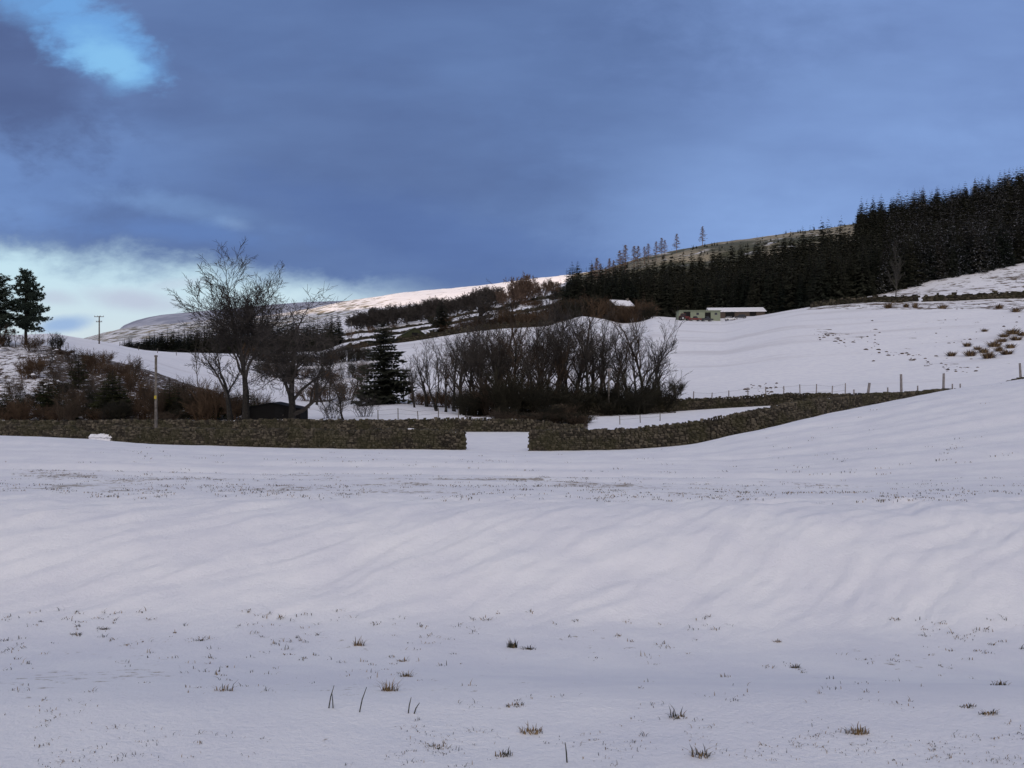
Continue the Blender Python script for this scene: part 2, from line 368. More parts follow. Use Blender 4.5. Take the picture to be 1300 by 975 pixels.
m_yconif = leafmat('young_conifer_needles', (0.012, 0.020, 0.010), (0.030, 0.038, 0.015), 0.05)

# ground
def ground_mat():
    m, q, b = newmat('snow_ground'); ge = q.n('ShaderNodeNewGeometry'); P = ge.outputs['Position']
    def attr(n): a = q.n('ShaderNodeAttribute', attribute_name=n); return a.outputs['Fac']
    vn, vf, mo, ms = attr('veg_near'), attr('veg_far'), attr('moor'), attr('scrub')
    base = q.mix(q.sstep(q.noise(P, 0.9, 5), 0.35, 0.65), SNOW1, SNOW2)
    n_s = q.noise(P, 9.0, 5, 0.65)
    thin = q.sstep(q.noise(P, 0.8, 4), 0.42, 0.72)
    veg = q.mix(q.noise(P, 14.0, 2), (0.16, 0.13, 0.10), (0.34, 0.27, 0.18))
    thr = q.m('SUBTRACT', 0.79, q.m('MULTIPLY', q.m('MULTIPLY', vn, q.m('ADD', thin, 0.35)), 0.32))
    f1 = q.sstep(q.m('SUBTRACT', n_s, thr), -0.02, 0.09)
    c = q.mix(q.m('MULTIPLY', f1, 0.8), base, veg)
    mpn = q.n('ShaderNodeMapping'); q.nt.links.new(P, mpn.inputs['Vector']); mpn.inputs['Rotation'].default_value = (0, 0, 0.45); mpn.inputs['Scale'].default_value = (0.012, 0.075, 0.0)
    streak = q.sstep(q.noise(mpn.outputs[0], 1.0, 6, 0.62), 0.50, 0.66)
    c = q.mix(q.m('MULTIPLY', q.m('MULTIPLY', streak, 0.35), q.sstep(vf, 0.1, 0.2)), c, (0.50, 0.48, 0.50))
    # far fields: tussocks and rock showing through, drawn out along the contour
    n_f = q.noise(P, 0.28, 5, 0.65)
    n_m = q.noise(P, 0.035, 5, 0.6)
    thr2 = q.m('SUBTRACT', 0.88, q.m('MULTIPLY', vf, 0.42))
    f2 = q.sstep(q.m('SUBTRACT', q.m('ADD', q.m('MULTIPLY', n_f, 0.65), q.m('MULTIPLY', n_m, 0.35)), thr2), -0.02, 0.05)
    rough = q.mix(q.noise(P, 0.2, 3), (0.07, 0.055, 0.045), (0.20, 0.15, 0.105))
    c = q.mix(f2, c, rough)
    # moor grass and heather with thin snow
    n_h = q.noise(P, 0.05, 6, 0.65)
    fm = q.sstep(q.m('ADD', n_h, q.m('MULTIPLY', q.m('SUBTRACT', mo, 1.0), 0.6)), 0.34, 0.48)
    moorc = q.mix(q.sstep(q.noise(P, 0.02, 4), 0.4, 0.62), (0.085, 0.085, 0.052), (0.33, 0.285, 0.20))
    c = q.mix(q.m('MULTIPLY', fm, q.sstep(mo, 0.02, 0.2)), c, moorc)
    c = q.mix(attr('thin'), c, q.mix(q.sstep(q.noise(P, 0.006, 5, 0.6), 0.42, 0.6), (0.20, 0.22, 0.30), (0.42, 0.44, 0.52)))  # far ridge: its blue shade is put into the colour of snow-dusted heather
    # scrubby bank: earth, bracken, scattered snow
    n_b = q.noise(P, 0.9, 6, 0.75)
    fb = q.sstep(q.m('SUBTRACT', n_b, q.m('SUBTRACT', 0.82, q.m('MULTIPLY', ms, 0.42))), -0.03, 0.03)
    scr = q.mix(q.noise(P, 0.9, 3), (0.035, 0.026, 0.018), (0.10, 0.068, 0.042))
    c = q.mix(fb, c, scr)
    q.setin(b.inputs['Base Color'], c); b.inputs['Roughness'].default_value = 0.75
    bp = q.n('ShaderNodeBump'); bp.inputs['Strength'].default_value = 0.55; bp.inputs['Distance'].default_value = 0.04
    q.setin(bp.inputs['Height'], q.m('ADD', q.noise(P, 4.0, 8, 0.68), q.m('MULTIPLY', q.noise(P, 30.0, 4, 0.7), 0.5)))
    q.nt.links.new(bp.outputs[0], b.inputs['Normal']); return m
m_ground = ground_mat()

# ---------------------------------------------------------------- the ground, one sheet
def inpoly(px, py, poly):
    ins = np.zeros(px.shape, bool); n = len(poly)
    for i in range(n):
        x1, y1 = poly[i]; x2, y2 = poly[(i + 1) % n]
        if y1 == y2: continue
        c = ((y1 > py) != (y2 > py)) & (px < (x2 - x1) * (py - y1) / (y2 - y1) + x1); ins ^= c
    return ins
def build_ground():
    azs = np.concatenate([np.linspace(-math.pi, -0.95, 110, endpoint=False), np.linspace(-0.95, -0.62, 50, endpoint=False),
                          np.linspace(-0.62, 0.62, 520, endpoint=False), np.linspace(0.62, 1.0, 60, endpoint=False), np.linspace(1.0, math.pi, 50)])
    lr = [math.log(0.4)]
    while lr[-1] < math.log(13500):
        r = math.exp(lr[-1]); lr.append(lr[-1] + (0.02 if r < 3 else 0.0055 if r < 16 else 0.012 if r < 60 else 0.0085 if r < 900 else 0.012))
    rr = np.exp(np.array(lr)); na, nr = len(azs), len(rr)
    Z = np.zeros((na, nr)); PX = np.zeros((na, nr)); Yv = np.zeros((na, nr))
    for i, a in enumerate(azs):
        Z[i] = full_h(a, rr)
        aa = max(-1.3, min(1.3, a)); PX[i] = 650 + 1000 * math.tan(aa); Yv[i] = rr * math.cos(aa)
    X = np.sin(azs)[:, None] * rr; Y = np.cos(azs)[:, None] * rr
    PY = 487.5 - Z / Yv * 1000
    V = np.stack([X, Y, Z], -1).reshape(-1, 3)
    i = np.arange(na - 1)[:, None] * nr; j = np.arange(nr - 1)[None, :]; a = i + j
    F = np.stack([a, a + 1, a + nr + 1, a + nr], -1).reshape(-1, 4)[:, ::-1]
    ni = len(V); V = np.vstack([V, [[0, 0, Z[:, 0].mean()]]])
    # attributes
    vn = np.zeros_like(Z); front = np.abs(azs)[:, None] < 1.2
    vn += 0.95 * sst(Yv, 11.0, 13.0) * (1 - sst(Yv, 17, 22)) * (1 - 0.45 * sst(PX, 750, 1150))
    vn += 0.45 * sst(Yv, 20, 24) * (1 - sst(Yv, 40, 50)) * (1 - 0.3 * sst(PX, 700, 900))
    vn += 0.52 * (1 - sst(Yv, 7.2, 8.6)) * sst(Yv, 3.6, 5.2) + 0.28 * (1 - sst(Yv, 3.6, 5.2))
    vn += 0.30 * np.exp(-((PY - (600 - 0.27 * (PX - 1080))) / 7.0) ** 2) * (PX > 1080) * (Yv > 15) * (Yv < 60)
    vn += 0.15 * sst(Yv, 8.0, 9.0) * (1 - sst(Yv, 10, 11))
    vn += 0.5 * sst(Yv, 60, 70) * (1 - sst(Yv, 95, 110))
    vf = np.zeros_like(Z); far = Yv > 105
    vf = np.where(far, 0.22, 0)
    vf = np.where(far & (Yv < 420) & (PX > 1020) & (PY < 393) & (PY > 325), 0.85, vf)
    vf = np.where(far & (Yv < 420) & (PX > 1150) & (PY < 462) & (PY > 405), 0.62, vf)
    vf = np.where(far & (Yv < 420) & inpoly(PX, PY, [(1020, 418), (1040, 415), (1160, 438), (1250, 470), (1240, 476), (1130, 444)]), 0.7, vf)
    vf = np.where(far & (Yv < 420) & inpoly(PX, PY, [(900, 480), (1000, 470), (1000, 492), (900, 495)]), 0.5, vf)
    vf = np.where((Yv > 320) & (Yv < 1100) & (PX > 380) & (PX < 720), 0.62, vf)
    vf = np.where((Yv > 1100) & (Yv < 2400) & (PX < 740), 0.60, vf)
    vf = np.where((Yv > 3000), 0.35, vf)
    mo = np.zeros_like(Z)
    mo = np.where((Yv > 430) & (PX > 725) , 1.1 * sst(PX, 712, 728), mo) * np.where(Yv < 1100, 1, 0)
    mo = np.where((Yv > 1350) & (Yv < 2400) & (PX < 740), 0.85 - 0.27 * sst(PX, 400, 560), mo)
    mo = np.where((Yv > 2950), 0.0, mo); th = np.where(Yv > 2950, 0.85, 0.0)  # th: where the far ridge takes its painted bluish shade
    ms = np.zeros_like(Z)
    ms = np.where((Yv > 92) & (Yv < 152) & (PX < 330), (0.95 - 0.4 * sst(PX, 250, 330)) * (0.76 + 0.24 * sst(PX, 40, 80)), ms)
    ms = np.where((Yv > 95) & (Yv < 125) & (PX > 590) & (PX < 860), 0.9, ms)
    ms = np.where((Yv > 77) & (Yv < 96) & (PX > 628) & (PX < 748), 1.1, ms)
    ms = np.where((Yv > np.where(PX > 1060, 336, 312)) & (Yv < 440) & (PX > 715) & (PY < 400 + 0 * PX), 1.1, ms)
    ms = np.where((Yv > 420) & (Yv < 520) & (PX > 150) & (PX < 430), 1.0, ms)
    ms = np.where((Yv > 286) & (Yv < 330) & (PX > 420) & (PX < 800), 1.15, ms)
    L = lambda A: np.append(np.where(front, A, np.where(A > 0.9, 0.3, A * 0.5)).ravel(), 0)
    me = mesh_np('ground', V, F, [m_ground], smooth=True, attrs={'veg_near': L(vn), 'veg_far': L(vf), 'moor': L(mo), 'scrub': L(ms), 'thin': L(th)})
    o = link('ground', me); tag(o, 'snow covered fields and hills of the valley', None, None, 'structure')
build_ground()
print('ground done')

# ---------------------------------------------------------------- dry stone walls
def stone_mat(name, dark=1.0):
    m, q, b = newmat(name); a = q.n('ShaderNodeAttribute', attribute_name='tone'); tc = q.n('ShaderNodeTexCoord')
    n = q.noise(tc.outputs['Object'], 5.0, 4); n2 = q.noise(tc.outputs['Object'], 0.8, 3)
    c = q.mix(a.outputs['Fac'], (0.030 * dark, 0.026 * dark, 0.020 * dark), (0.145 * dark, 0.124 * dark, 0.090 * dark))
    c = q.mix(q.m('MULTIPLY', q.sstep(n2, 0.42, 0.62), 0.55), c, (0.052 * dark, 0.050 * dark, 0.024 * dark))
    c = q.mix(q.sstep(n, 0.66, 0.74), c, (0.16 * dark, 0.155 * dark, 0.13 * dark))
    q.setin(b.inputs['Base Color'], c)
    bp = q.n('ShaderNodeBump'); bp.inputs['Strength'].default_value = 0.6; bp.inputs['Distance'].default_value = 0.03
    q.setin(bp.inputs['Height'], n); q.nt.links.new(bp.outputs[0], b.inputs['Normal']); return m
m_stone = stone_mat('dry_stone'); m_stone2 = stone_mat('dry_stone_far', 0.75)
def stone_wall(name, path, hfun, thick=0.5, ch=0.115, sl=(0.12, 0.38), label='', group=None, mat=None, cat='wall', coping=True, snow=0.0, seed=1, sink=0.15):
    """path: list of ground points; hfun(s01)->height. Irregular stones laid in rough courses round a solid heart."""
    rnd = random.Random(seed); pts = [Vector((p[0], p[1], 0)) for p in path]; zs = [p[2] for p in path]
    cum = [0.0]
    for i in range(1, len(pts)): cum.append(cum[-1] + (pts[i] - pts[i - 1]).length)
    Ltot = cum[-1]
    def P(s):
        s = max(0, min(Ltot, s)); i = int(np.searchsorted(cum, s)) ; i = max(1, min(len(pts) - 1, i))
        t = (s - cum[i - 1]) / max(1e-6, cum[i] - cum[i - 1]); p = pts[i - 1].lerp(pts[i], t); d = (pts[i] - pts[i - 1]).normalized()
        return p, d, zs[i - 1] * (1 - t) + zs[i] * t
    V, F, T = [], [], []
    def stone(s, w, z0, h, th, tilt=0.0):
        p, d, gzv = P(s + w / 2); nrm = Vector((-d.y, d.x, 0)); b = len(V); j = lambda k: rnd.uniform(-k, k)
        off = j(0.05) * thick; tone = rnd.random() ** 1.5
        corners = []
        for sy in (-1, 1):
            for (ax, az) in ((-1, -1), (1, -1), (1, 1), (-1, 1)):
                x = ax * w * 0.5 * (1 - abs(j(0.34))) + tilt * az * h; z = (az * 0.5 + 0.5) * h + j(0.24) * h
                q_ = p + d * x + nrm * (sy * th / 2 * (1 + j(0.12)) + off); corners.append((q_.x, q_.y, gzv + z0 + z))
        V.extend(corners)
        cA = [sum(c[k] for c in corners[:4]) / 4 for k in range(3)]; cB = [sum(c[k] for c in corners[4:]) / 4 for k in range(3)]
        bl = min(w, h) * rnd.uniform(0.12, 0.3)
        V.append((cA[0] - nrm.x * bl, cA[1] - nrm.y * bl, cA[2])); V.append((cB[0] + nrm.x * bl, cB[1] + nrm.y * bl, cB[2]))
        T.extend([tone] * 10)
        for a_, c_ in ((0, 1), (1, 2), (2, 3), (3, 0)): F.append([b + a_, b + c_, b + 8]); F.append([b + 5 + a_ if a_ < 3 else b + 4, b + 4 + a_, b + 9])
        for a_, c_ in ((0, 1), (1, 2), (2, 3), (3, 0)): F.append([b + c_, b + a_, b + 4 + a_]); F.append([b + c_, b + 4 + a_, b + 4 + c_])
    z = -sink; k = 0
    hmax = max(hfun(x / 40) for x in range(41))
    while z < hmax:
        h = ch * rnd.uniform(0.75, 1.3); s = -rnd.random() * sl[0]
        th = thick * (1.0 - 0.25 * max(0, z) / hmax)
        while s < Ltot:
            w = rnd.uniform(*sl); lim = hfun(min(1, max(0, (s + w / 2) / Ltot)))
            if z + h * 0.5 < lim: stone(s, w * 0.97, z, h * 0.95, th)
            s += w
        z += h
    if coping:
        s = 0.0
        while s < Ltot:
            w = rnd.uniform(0.10, 0.26) * (sl[0] / 0.14); lim = hfun(min(1, (s + w / 2) / Ltot))
            if lim > 0.3: stone(s, w * 0.95, lim - 0.08, rnd.uniform(0.12, 0.23) * (ch / 0.115), thick * 0.8, rnd.uniform(-0.25, 0.25))
            s += w
    # solid heart
    n = max(2, int(Ltot / 0.8)); hb = len(V)
    for i in range(n + 1):
        p, d, gv = P(Ltot * i / n); nrm = Vector((-d.y, d.x, 0)); lim = max(0.05, hfun(i / n) - 0.06); t0 = thick * 0.40
        for sy in (-1, 1):
            q_ = p + nrm * sy * t0; V.append((q_.x, q_.y, gv - sink)); q_ = p + nrm * sy * t0 * 0.8; V.append((q_.x, q_.y, gv + lim))
        T.extend([0.0] * 4)
    for i in range(n):
        a = hb + i * 4; c = a + 4
        F += [[a, c, c + 1], [a, c + 1, a + 1], [a + 2, a + 3, c + 3], [a + 2, c + 3, c + 2], [a + 1, c + 1, c + 3], [a + 1, c + 3, a + 3]]
    for a in (hb, hb + n * 4): F += [[a, a + 1, a + 3], [a, a + 3, a + 2]]
    o0 = V[0]; O = Vector((pts[len(pts) // 2].x, pts[len(pts) // 2].y, zs[len(pts) // 2]))
    VV = np.array(V) - np.array(O)
    me = mesh_np(name, VV, np.array(F), [mat or m_stone], attrs={'tone': T}); o = link(name, me, loc=O)
    tag(o, label, cat, group)
    if snow > 0:                                   # lumps of snow lying on the coping
        mb = MB(); s = rnd.uniform(0, 3)
        while s < Ltot:
            w = rnd.uniform(0.25, 1.1)
            if rnd.random() < snow:
                p, d, gv = P(s + w / 2); lim = hfun(min(1, (s + w / 2) / Ltot))
                lump(mb, p - O + Vector((0, 0, gv + lim + 0.10)), w / 2, thick * 0.35, 0.07, math.atan2(d.y, d.x), rnd)
            s += w + rnd.uniform(0.5, 5)
        if mb.v:
            link('snow_cap', mb.mesh('snow_cap', [m_snow], True), o)
    return o
def lump(mb, c, rx, ry, rz_, ang, rnd=random, n=9):
    vs = []; rings = 3; ca, sa = math.cos(ang), math.sin(ang)
    for i in range(rings + 1):
        t = i / rings * math.pi / 2
        for j in range(n):
            a = 2 * math.pi * j / n; k = math.cos(t) * (1 + rnd.uniform(-0.18, 0.18)); x = math.cos(a) * rx * k; y = math.sin(a) * ry * k
            vs.append((c[0] + x * ca - y * sa, c[1] + x * sa + y * ca, c[2] - 0.03 + math.sin(t) * rz_ * (1 + rnd.uniform(-0.1, 0.1))))
    fs = [[i * n + j, i * n + (j + 1) % n, (i + 1) * n + (j + 1) % n, (i + 1) * n + j] for i in range(rings) for j in range(n)]
    fs.append([rings * n + j for j in range(n)]); mb.add(vs, fs)
wl = LINES[7]
def wallY(px): return float(np.exp(pchip([a[0] for a in wl], [math.log(a[1]) for a in wl], px)))
def linepts(pxs, Yf, dz=0.0): return [tuple(at(p, Yf(p), dz)) for p in pxs]
def h_left(t):                        # t along from px -250 to 594
    px = -250 + 844 * t
    h = 1.14 + 0.05 * math.sin(px * 0.05) + 0.06 * math.sin(px * 0.013 + 1)
    if px < 190: h += 0.02
    d = abs(px - 131)
    if d < 22: h *= 0.56 if d < 15 else 0.56 + 0.44 * (d - 15) / 7
    return h
# arc length follows px closely enough for these walls
stone_wall('stone_wall', linepts(range(-250, 595, 12), wallY), h_left, label='dark mossy dry stone wall along the near field, left of the gateway', snow=0.10, seed=3)
mb = MB(); r0_ = random.Random(1)
for k_ in range(9): 
    p_ = at(118 + k_ * 3.2, wallY(130) - 0.42); lump(mb, p_ + Vector((0, 0, 0.36 + 0.16 * r0_.random())), 0.30, 0.3, 0.14 + 0.14 * r0_.random(), 0, r0_)
    lump(mb, p_ + Vector((0, 0, 0.12)), 0.34, 0.3, 0.36, 0, r0_)
fd = link('snow_drift', mb.mesh('snow_drift', [m_snow], True)); tag(fd, 'white snow packed into the broken down gap of the left wall', 'snow')
def h_right(t): return 1.20 + 0.04 * math.sin(t * 40) + 0.05 * math.sin(t * 13)
stone_wall('stone_wall', linepts(range(672, 1420, 12), wallY), h_right, label='dark dry stone wall climbing the field to the right of the gateway', snow=0.03, seed=4)
l8 = LINES[8]
def laneY(px): return float(np.exp(pchip([a[0] for a in l8], [math.log(a[1]) for a in l8], px)))
stone_wall('stone_wall', linepts(range(-250, 745, 15), laneY), lambda t: (1.10 + 0.06 * math.sin(t * 31)) * (1 - 0.65 * float(sst(t, 0.93, 1.0))), ch=0.15, sl=(0.2, 0.5), label='lower stone wall across the lane, seen through the gateway', snow=0.38, seed=5)
stone_wall('stone_wall', [tuple(at(p, y)) for p, y in ((700, 97), (760, 98), (820, 98), (860, 99), (900, 99), (960, 98), (1030, 97), (1100, 99), (1180, 100))], lambda t: (1.25 + 0.08 * math.sin(t * 22)) * (1 - 0.75 * float(sst(t, 0.55, 0.95))), ch=0.17, sl=(0.22, 0.55), label='dark stone wall behind the snowy strip, at the foot of the right hill', seed=6, mat=m_stone2)
# a few far field walls
def far_wall(pp, h, label, seed, th=0.7, mat=None):
    P_ = []
    for (a, b) in zip(pp[:-1], pp[1:]):
        for i in range(8):
            t = i / 8; P_.append(tuple(at(a[0] + (b[0] - a[0]) * t, a[1] + (b[1] - a[1]) * t)))
    P_.append(tuple(at(*pp[-1])))
    return stone_wall('field_wall', P_, lambda t: h * (0.8 + 0.4 * abs(math.sin(t * 37 + seed)) * abs(math.sin(t * 91))), thick=th, ch=h / 3.2, sl=(0.7, 2.0), label=label, cat='wall', coping=False, mat=mat or m_stone2, seed=seed, sink=0.4)
far_wall([(440, 292), (500, 290), (560, 288), (620, 284), (700, 281)], 2.0, 'dark field wall crossing the hillside below the green roofed barn', 11)
far_wall([(420, 560), (480, 580), (540, 600), (600, 590), (640, 560)], 2.0, 'thin field wall under the bare tree belt on the left slope', 12)
far_wall([(418, 430), (470, 450), (520, 460), (575, 450), (625, 430)], 1.8, 'broken field wall above the green roofed barn', 13)
far_wall([(640, 620), (665, 600), (690, 560), (716, 520)], 2.2, 'field wall on the slope left of the spruce forest', 14)
far_wall([(640, 420), (665, 415), (690, 400), (716, 370)], 1.8, 'field wall beneath the orange brown trees', 15)
far_wall([(1030, 286), (1080, 276), (1140, 264), (1165, 260)], 2.0, 'broken field wall below the lone bare tree on the right hill', 16)
far_wall([(1172, 258), (1230, 254), (1300, 251), (1380, 250)], 2.1, 'tumbled field wall high on the right hill, at the edge of the picture', 17)
far_wall([(1262, 62.5), (1275, 62.7), (1300, 63.0)], 0.35, 'short stretch of rubble wall at the right crest of the near field', 18, 0.6, m_stone) if False else None
print('walls done')

# ---------------------------------------------------------------- trees
def rodr(v, ax, a): return Matrix.Rotation(a, 3, ax) @ v
def branch_tree(h, seed, trunk=0.28, spread=0.75, up=0.25, kids=(7, 6, 5, 4), ratio=(0.62, 0.6, 0.55, 0.5), r0=None, wander=0.16, low=0.3, fork=False, droop=0.0, twig_r=0.014, multi=1, lean=0.0, flat=1.0, lead=0.55, tmin=0.25, dense=False):
    """grows a leafless tree; returns (trunk MB, crown MB)"""
    rnd = random.Random(seed); tr, cr = MB(), MB(); r0 = r0 or h * 0.018
    D = len(kids)
    def grow(p, d, L, r, lv):
        n = 5 if lv == 0 else 4 if lv < 3 else 2
        pts = [p.copy()]; dd = d.copy(); dirs = [dd.copy()]
        for i in range(n):
            k = wander * (0.45 if lv == 0 else 1.0)
            dd = dd + Vector((rnd.gauss(0, k), rnd.gauss(0, k), rnd.gauss(0, k * 0.7)))
            if lv > 0: dd.z += up * 0.35 - droop * (1 if lv >= 2 else 0.4) * 0.3
            dd.normalize(); p = p + dd * (L / n); pts.append(p.copy()); dirs.append(dd.copy())
        end = max(twig_r * 0.5, r * (0.42 if lv == 0 else 0.3))
        rad = [r + (end - r) * i / n for i in range(n + 1)]
        if lv == 0: rad[0] *= 1.35
        (tr if lv == 0 else cr).tube(pts, rad, 7 if lv == 0 else 5 if lv == 1 else 3, cap=(lv < 2))
        if lv >= D: return
        nk = kids[lv]
        for c in range(nk):
            t = (low if lv == 0 else tmin if lv == 1 else 0.25) + (1 - (low if lv == 0 else tmin if lv == 1 else 0.25)) * ((c + rnd.random() * 0.8) / nk)
            t = min(t, 0.98); i = min(int(t * n), n - 1); f = t * n - i; q = pts[i].lerp(pts[i + 1], f); dr = dirs[i + 1]
            ax = dr.orthogonal().normalized(); ax = rodr(ax, dr, rnd.uniform(0, 6.283) if lv != 0 else c * 2.4 + rnd.uniform(-.5, .5))
            an = spread * rnd.uniform(0.65, 1.25) * (1.15 - 0.45 * t if lv == 0 else 1.0)
            nd = rodr(dr, ax, an); nd.z *= flat; nd.normalize()
            rl = L * ratio[lv] * rnd.uniform(0.7, 1.15) * (1.25 - 0.55 * t if lv == 0 else 1.1 - 0.3 * t)
            rr = max(twig_r, (r + (end - r) * t) * rnd.uniform(0.5, 0.78)); grow(q, nd, rl, rr, lv + 1)
        if lv <= 1 or (dense and lv == 2):       # leader carries on
            grow(pts[-1], dirs[-1], L * (lead if lv == 0 else 0.6), end, lv + 1)
    for k in range(multi):
        a = rnd.uniform(0, 6.283); ln = lean + (0.16 if multi > 1 else 0.0)
        d = Vector((math.cos(a) * ln, math.sin(a) * ln, 1)).normalized()
        p = Vector((math.cos(a) * 0.2, math.sin(a) * 0.2, -0.15)) if multi > 1 else Vector((0, 0, -0.25))
        grow(p, d, h * trunk * rnd.uniform(0.85, 1.1) if multi > 1 else h * trunk, r0 / (multi ** 0.4), 0)
    # normalise the height
    zs = float(np.percentile([v_[2] for v_ in cr.v], 99.3)); k = h / zs
    for m_ in (tr, cr): m_.v = [(x * k, y * k, z * k) for x, y, z in m_.v]
    return tr, cr
def tree_meshes(name, tb, cb, mtr, mcr): return (tb.mesh(name + '_trunk', [mtr], True), cb.mesh(name + '_crown', [mcr]))
def put_tree(meshes, px, Y, label, cat='tree', group=None, name='bare_tree', rz=None, scale=1.0, dz=0.0, tilt=None, sxy=None):
    o = empty(name, at(px, Y, dz), random.uniform(0, 6.28) if rz is None else rz, label, cat, group)
    o.scale = (scale * (sxy or 1), scale * (sxy or 1), scale)
    if tilt: o.rotation_euler = (tilt[0], tilt[1], o.rotation_euler[2])
    link('trunk', meshes[0], o); link('crown', meshes[1], o); return o

# the big ash-like tree behind the wall
t_, c_ = branch_tree(18.6, 6, trunk=0.36, spread=0.62, up=0.13, kids=(9, 7, 6, 5, 3), ratio=(1.05, 0.62, 0.6, 0.55, 0.55), r0=0.40, low=0.72, wander=0.16, twig_r=0.018, lead=1.0, tmin=0.42, dense=True)
A_big = tree_meshes('tall_tree', t_, c_, m_bark, m_twig)
put_tree(A_big, 312, 85, 'tallest bare tree with a wide upright crown, behind the low black shed', name='bare_tree', rz=0.0, scale=0.97, sxy=1.10)
t_, c_ = branch_tree(14.6, 18, trunk=0.42, spread=0.9, up=0.12, kids=(13, 7, 6, 5), ratio=(0.85, 0.62, 0.6, 0.55), r0=0.38, low=0.22, wander=0.24, droop=0.15, twig_r=0.018, lead=0.9, tmin=0.4, dense=True)
A_round = tree_meshes('round_tree', t_, c_, m_bark, m_twig)
put_tree(A_round, 372, 83, 'bare tree with a rounded drooping crown beside the black shed', rz=0.0, scale=0.90, sxy=1.02)
t_, c_ = branch_tree(9.5, 23, trunk=0.40, spread=0.55, up=0.25, kids=(6, 5, 4, 3), tmin=0.4, ratio=(0.75, 0.6, 0.52, 0.5), r0=0.20, low=0.35, lean=0.35, wander=0.2, twig_r=0.016)
A_lean = tree_meshes('leaning_tree', t_, c_, m_bark, m_twig)
put_tree(A_lean, 293, 88, 'small leaning bare tree left of the tallest tree', rz=2.6, dz=0.6)
# thicket trees: several upright and multi-stemmed kinds
THK = []
for sd, kw in ((31, dict(trunk=0.5, spread=0.6, up=0.35, kids=(10, 5, 4, 3), low=0.35, r0=0.17)),
               (32, dict(trunk=0.42, spread=0.68, up=0.3, kids=(9, 5, 4, 3), low=0.3, r0=0.2)),
               (33, dict(trunk=0.6, spread=0.4, up=0.3, kids=(9, 5, 4, 3), low=0.35, multi=2, r0=0.18)),
               (34, dict(trunk=0.5, spread=0.62, up=0.2, kids=(12, 5, 4, 3), low=0.35, r0=0.16)),
               (35, dict(trunk=0.6, spread=0.5, up=0.3, kids=(10, 5, 4, 3), low=0.35, r0=0.18)),
               (36, dict(trunk=0.45, spread=0.72, up=0.25, kids=(9, 5, 4, 3), low=0.35, r0=0.2))):
    t_, c_ = branch_tree(12.0, sd, ratio=(0.48, 0.58, 0.52, 0.5), wander=0.19, twig_r=0.013, tmin=0.35, **kw)
    THK.append(tree_meshes('slender_tree', t_, c_, m_bark, m_twig))
for sd, sp in ((6, 0.62), (24, 0.66)):
    t_, c_ = branch_tree(12.0, sd, trunk=0.36, spread=sp, up=0.13, kids=(8, 6, 5, 4), ratio=(1.05, 0.62, 0.6, 0.55), r0=0.2, low=0.7, wander=0.16, twig_r=0.014, lead=1.0, tmin=0.4, dense=True)
    THK.append(tree_meshes('domed_tree', t_, c_, m_bark, m_twig))
BRN = [(a, b.copy()) for a, b in THK[1:5]]
for a, b in BRN: b.materials.clear(); b.materials.append(m_twigd)
grp = 'bare trees of the thicket beyond the lane'
rnd = random.Random(99)
thick = [(528,118,8.5),(540,122,10),(553,112,11.5),(566,110,10.5),(578,116,12.5),(588,108,13.2),(597,114,12),(607,106,12.5),(618,112,13.5),(629,108,14),
         (640,112,14.5),(651,106,14),(661,110,13.2),(672,105,12),(684,112,13),(695,108,13.8),(706,106,12.6),(716,112,14.2),(727,110,11.5),(738,115,13),
         (748,108,13.5),(757,114,11.8),(768,110,12.4),(779,112,13),(789,108,11.5),(799,114,12.5),(810,110,12.8),(820,112,13.4),(831,110,12.2),(842,114,10.8),
         (600,119,14.5),(613,122,15.5),(626,118,16),(638,122,16.5),(652,119,16),(665,123,15.5),(678,118,15),(691,122,15.5),(704,119,15),(718,122,15.5),(733,119,14.5),(752,121,14.5)]
for i, (px, Y, h) in enumerate(thick):
    ms = THK[i % 8] if rnd.random() < 0.65 else BRN[i % 4]
    put_tree(ms, px + rnd.uniform(-3, 3), Y, 'slender bare tree in the crowded thicket behind the gateway', group=grp, scale=h / 12.0 * rnd.uniform(0.84, 1.16), sxy=1.15)
# bare bushes and thorn trees
def bush(h, w, seed, stems=26, mat=None, kids=(5, 4), twig_r=0.014):
    rnd = random.Random(seed); mb = MB()
    for s in range(stems):
        a = rnd.uniform(0, 6.283); r = rnd.random() ** 0.6 * w * 0.45; b = Vector((math.cos(a) * r * 0.5, math.sin(a) * r * 0.5, -0.1))
        tip = Vector((math.cos(a) * w * 0.5 * rnd.uniform(0.3, 1.0), math.sin(a) * w * 0.5 * rnd.uniform(0.3, 1.0), h * rnd.uniform(0.55, 1.0)))
        def rec(p, q, rad, lv):
            mid = p.lerp(q, 0.5) + Vector((rnd.gauss(0, 1), rnd.gauss(0, 1), rnd.gauss(0, 0.5))) * (q - p).length * 0.08
            mb.tube([p, mid, q], [rad, rad * 0.75, rad * 0.4], 3, cap=False)
            if lv < len(kids):
                for k in range(kids[lv]):
                    t = rnd.uniform(0.25, 0.95); o = p.lerp(q, t); L = (q - p).length * rnd.uniform(0.25, 0.5)
                    d = ((q - p).normalized() + Vector((rnd.gauss(0, .6), rnd.gauss(0, .6), rnd.gauss(0, .4)))).normalized()
                    rec(o, o + d * L, rad * 0.6, lv + 1)
        rec(b, tip, twig_r * 1.9, 0)
    return mb.mesh('bush', [mat or m_twigr])
BUSH = {'dark': [bush(3, 3.6, 65 + i, 34, m_twigd, (6, 5), 0.018) for i in range(3)], 'brown': [bush(3, 3.6, 60 + i, 34, m_twigr, (6, 5), 0.02) for i in range(3)], 'olive': [bush(3, 3.6, 70 + i, 38, m_olive, (6, 5), 0.022) for i in range(3)],
        'grey': [bush(3, 3.8, 80 + i, 22, m_twig, (5, 4), 0.015) for i in range(3)]}
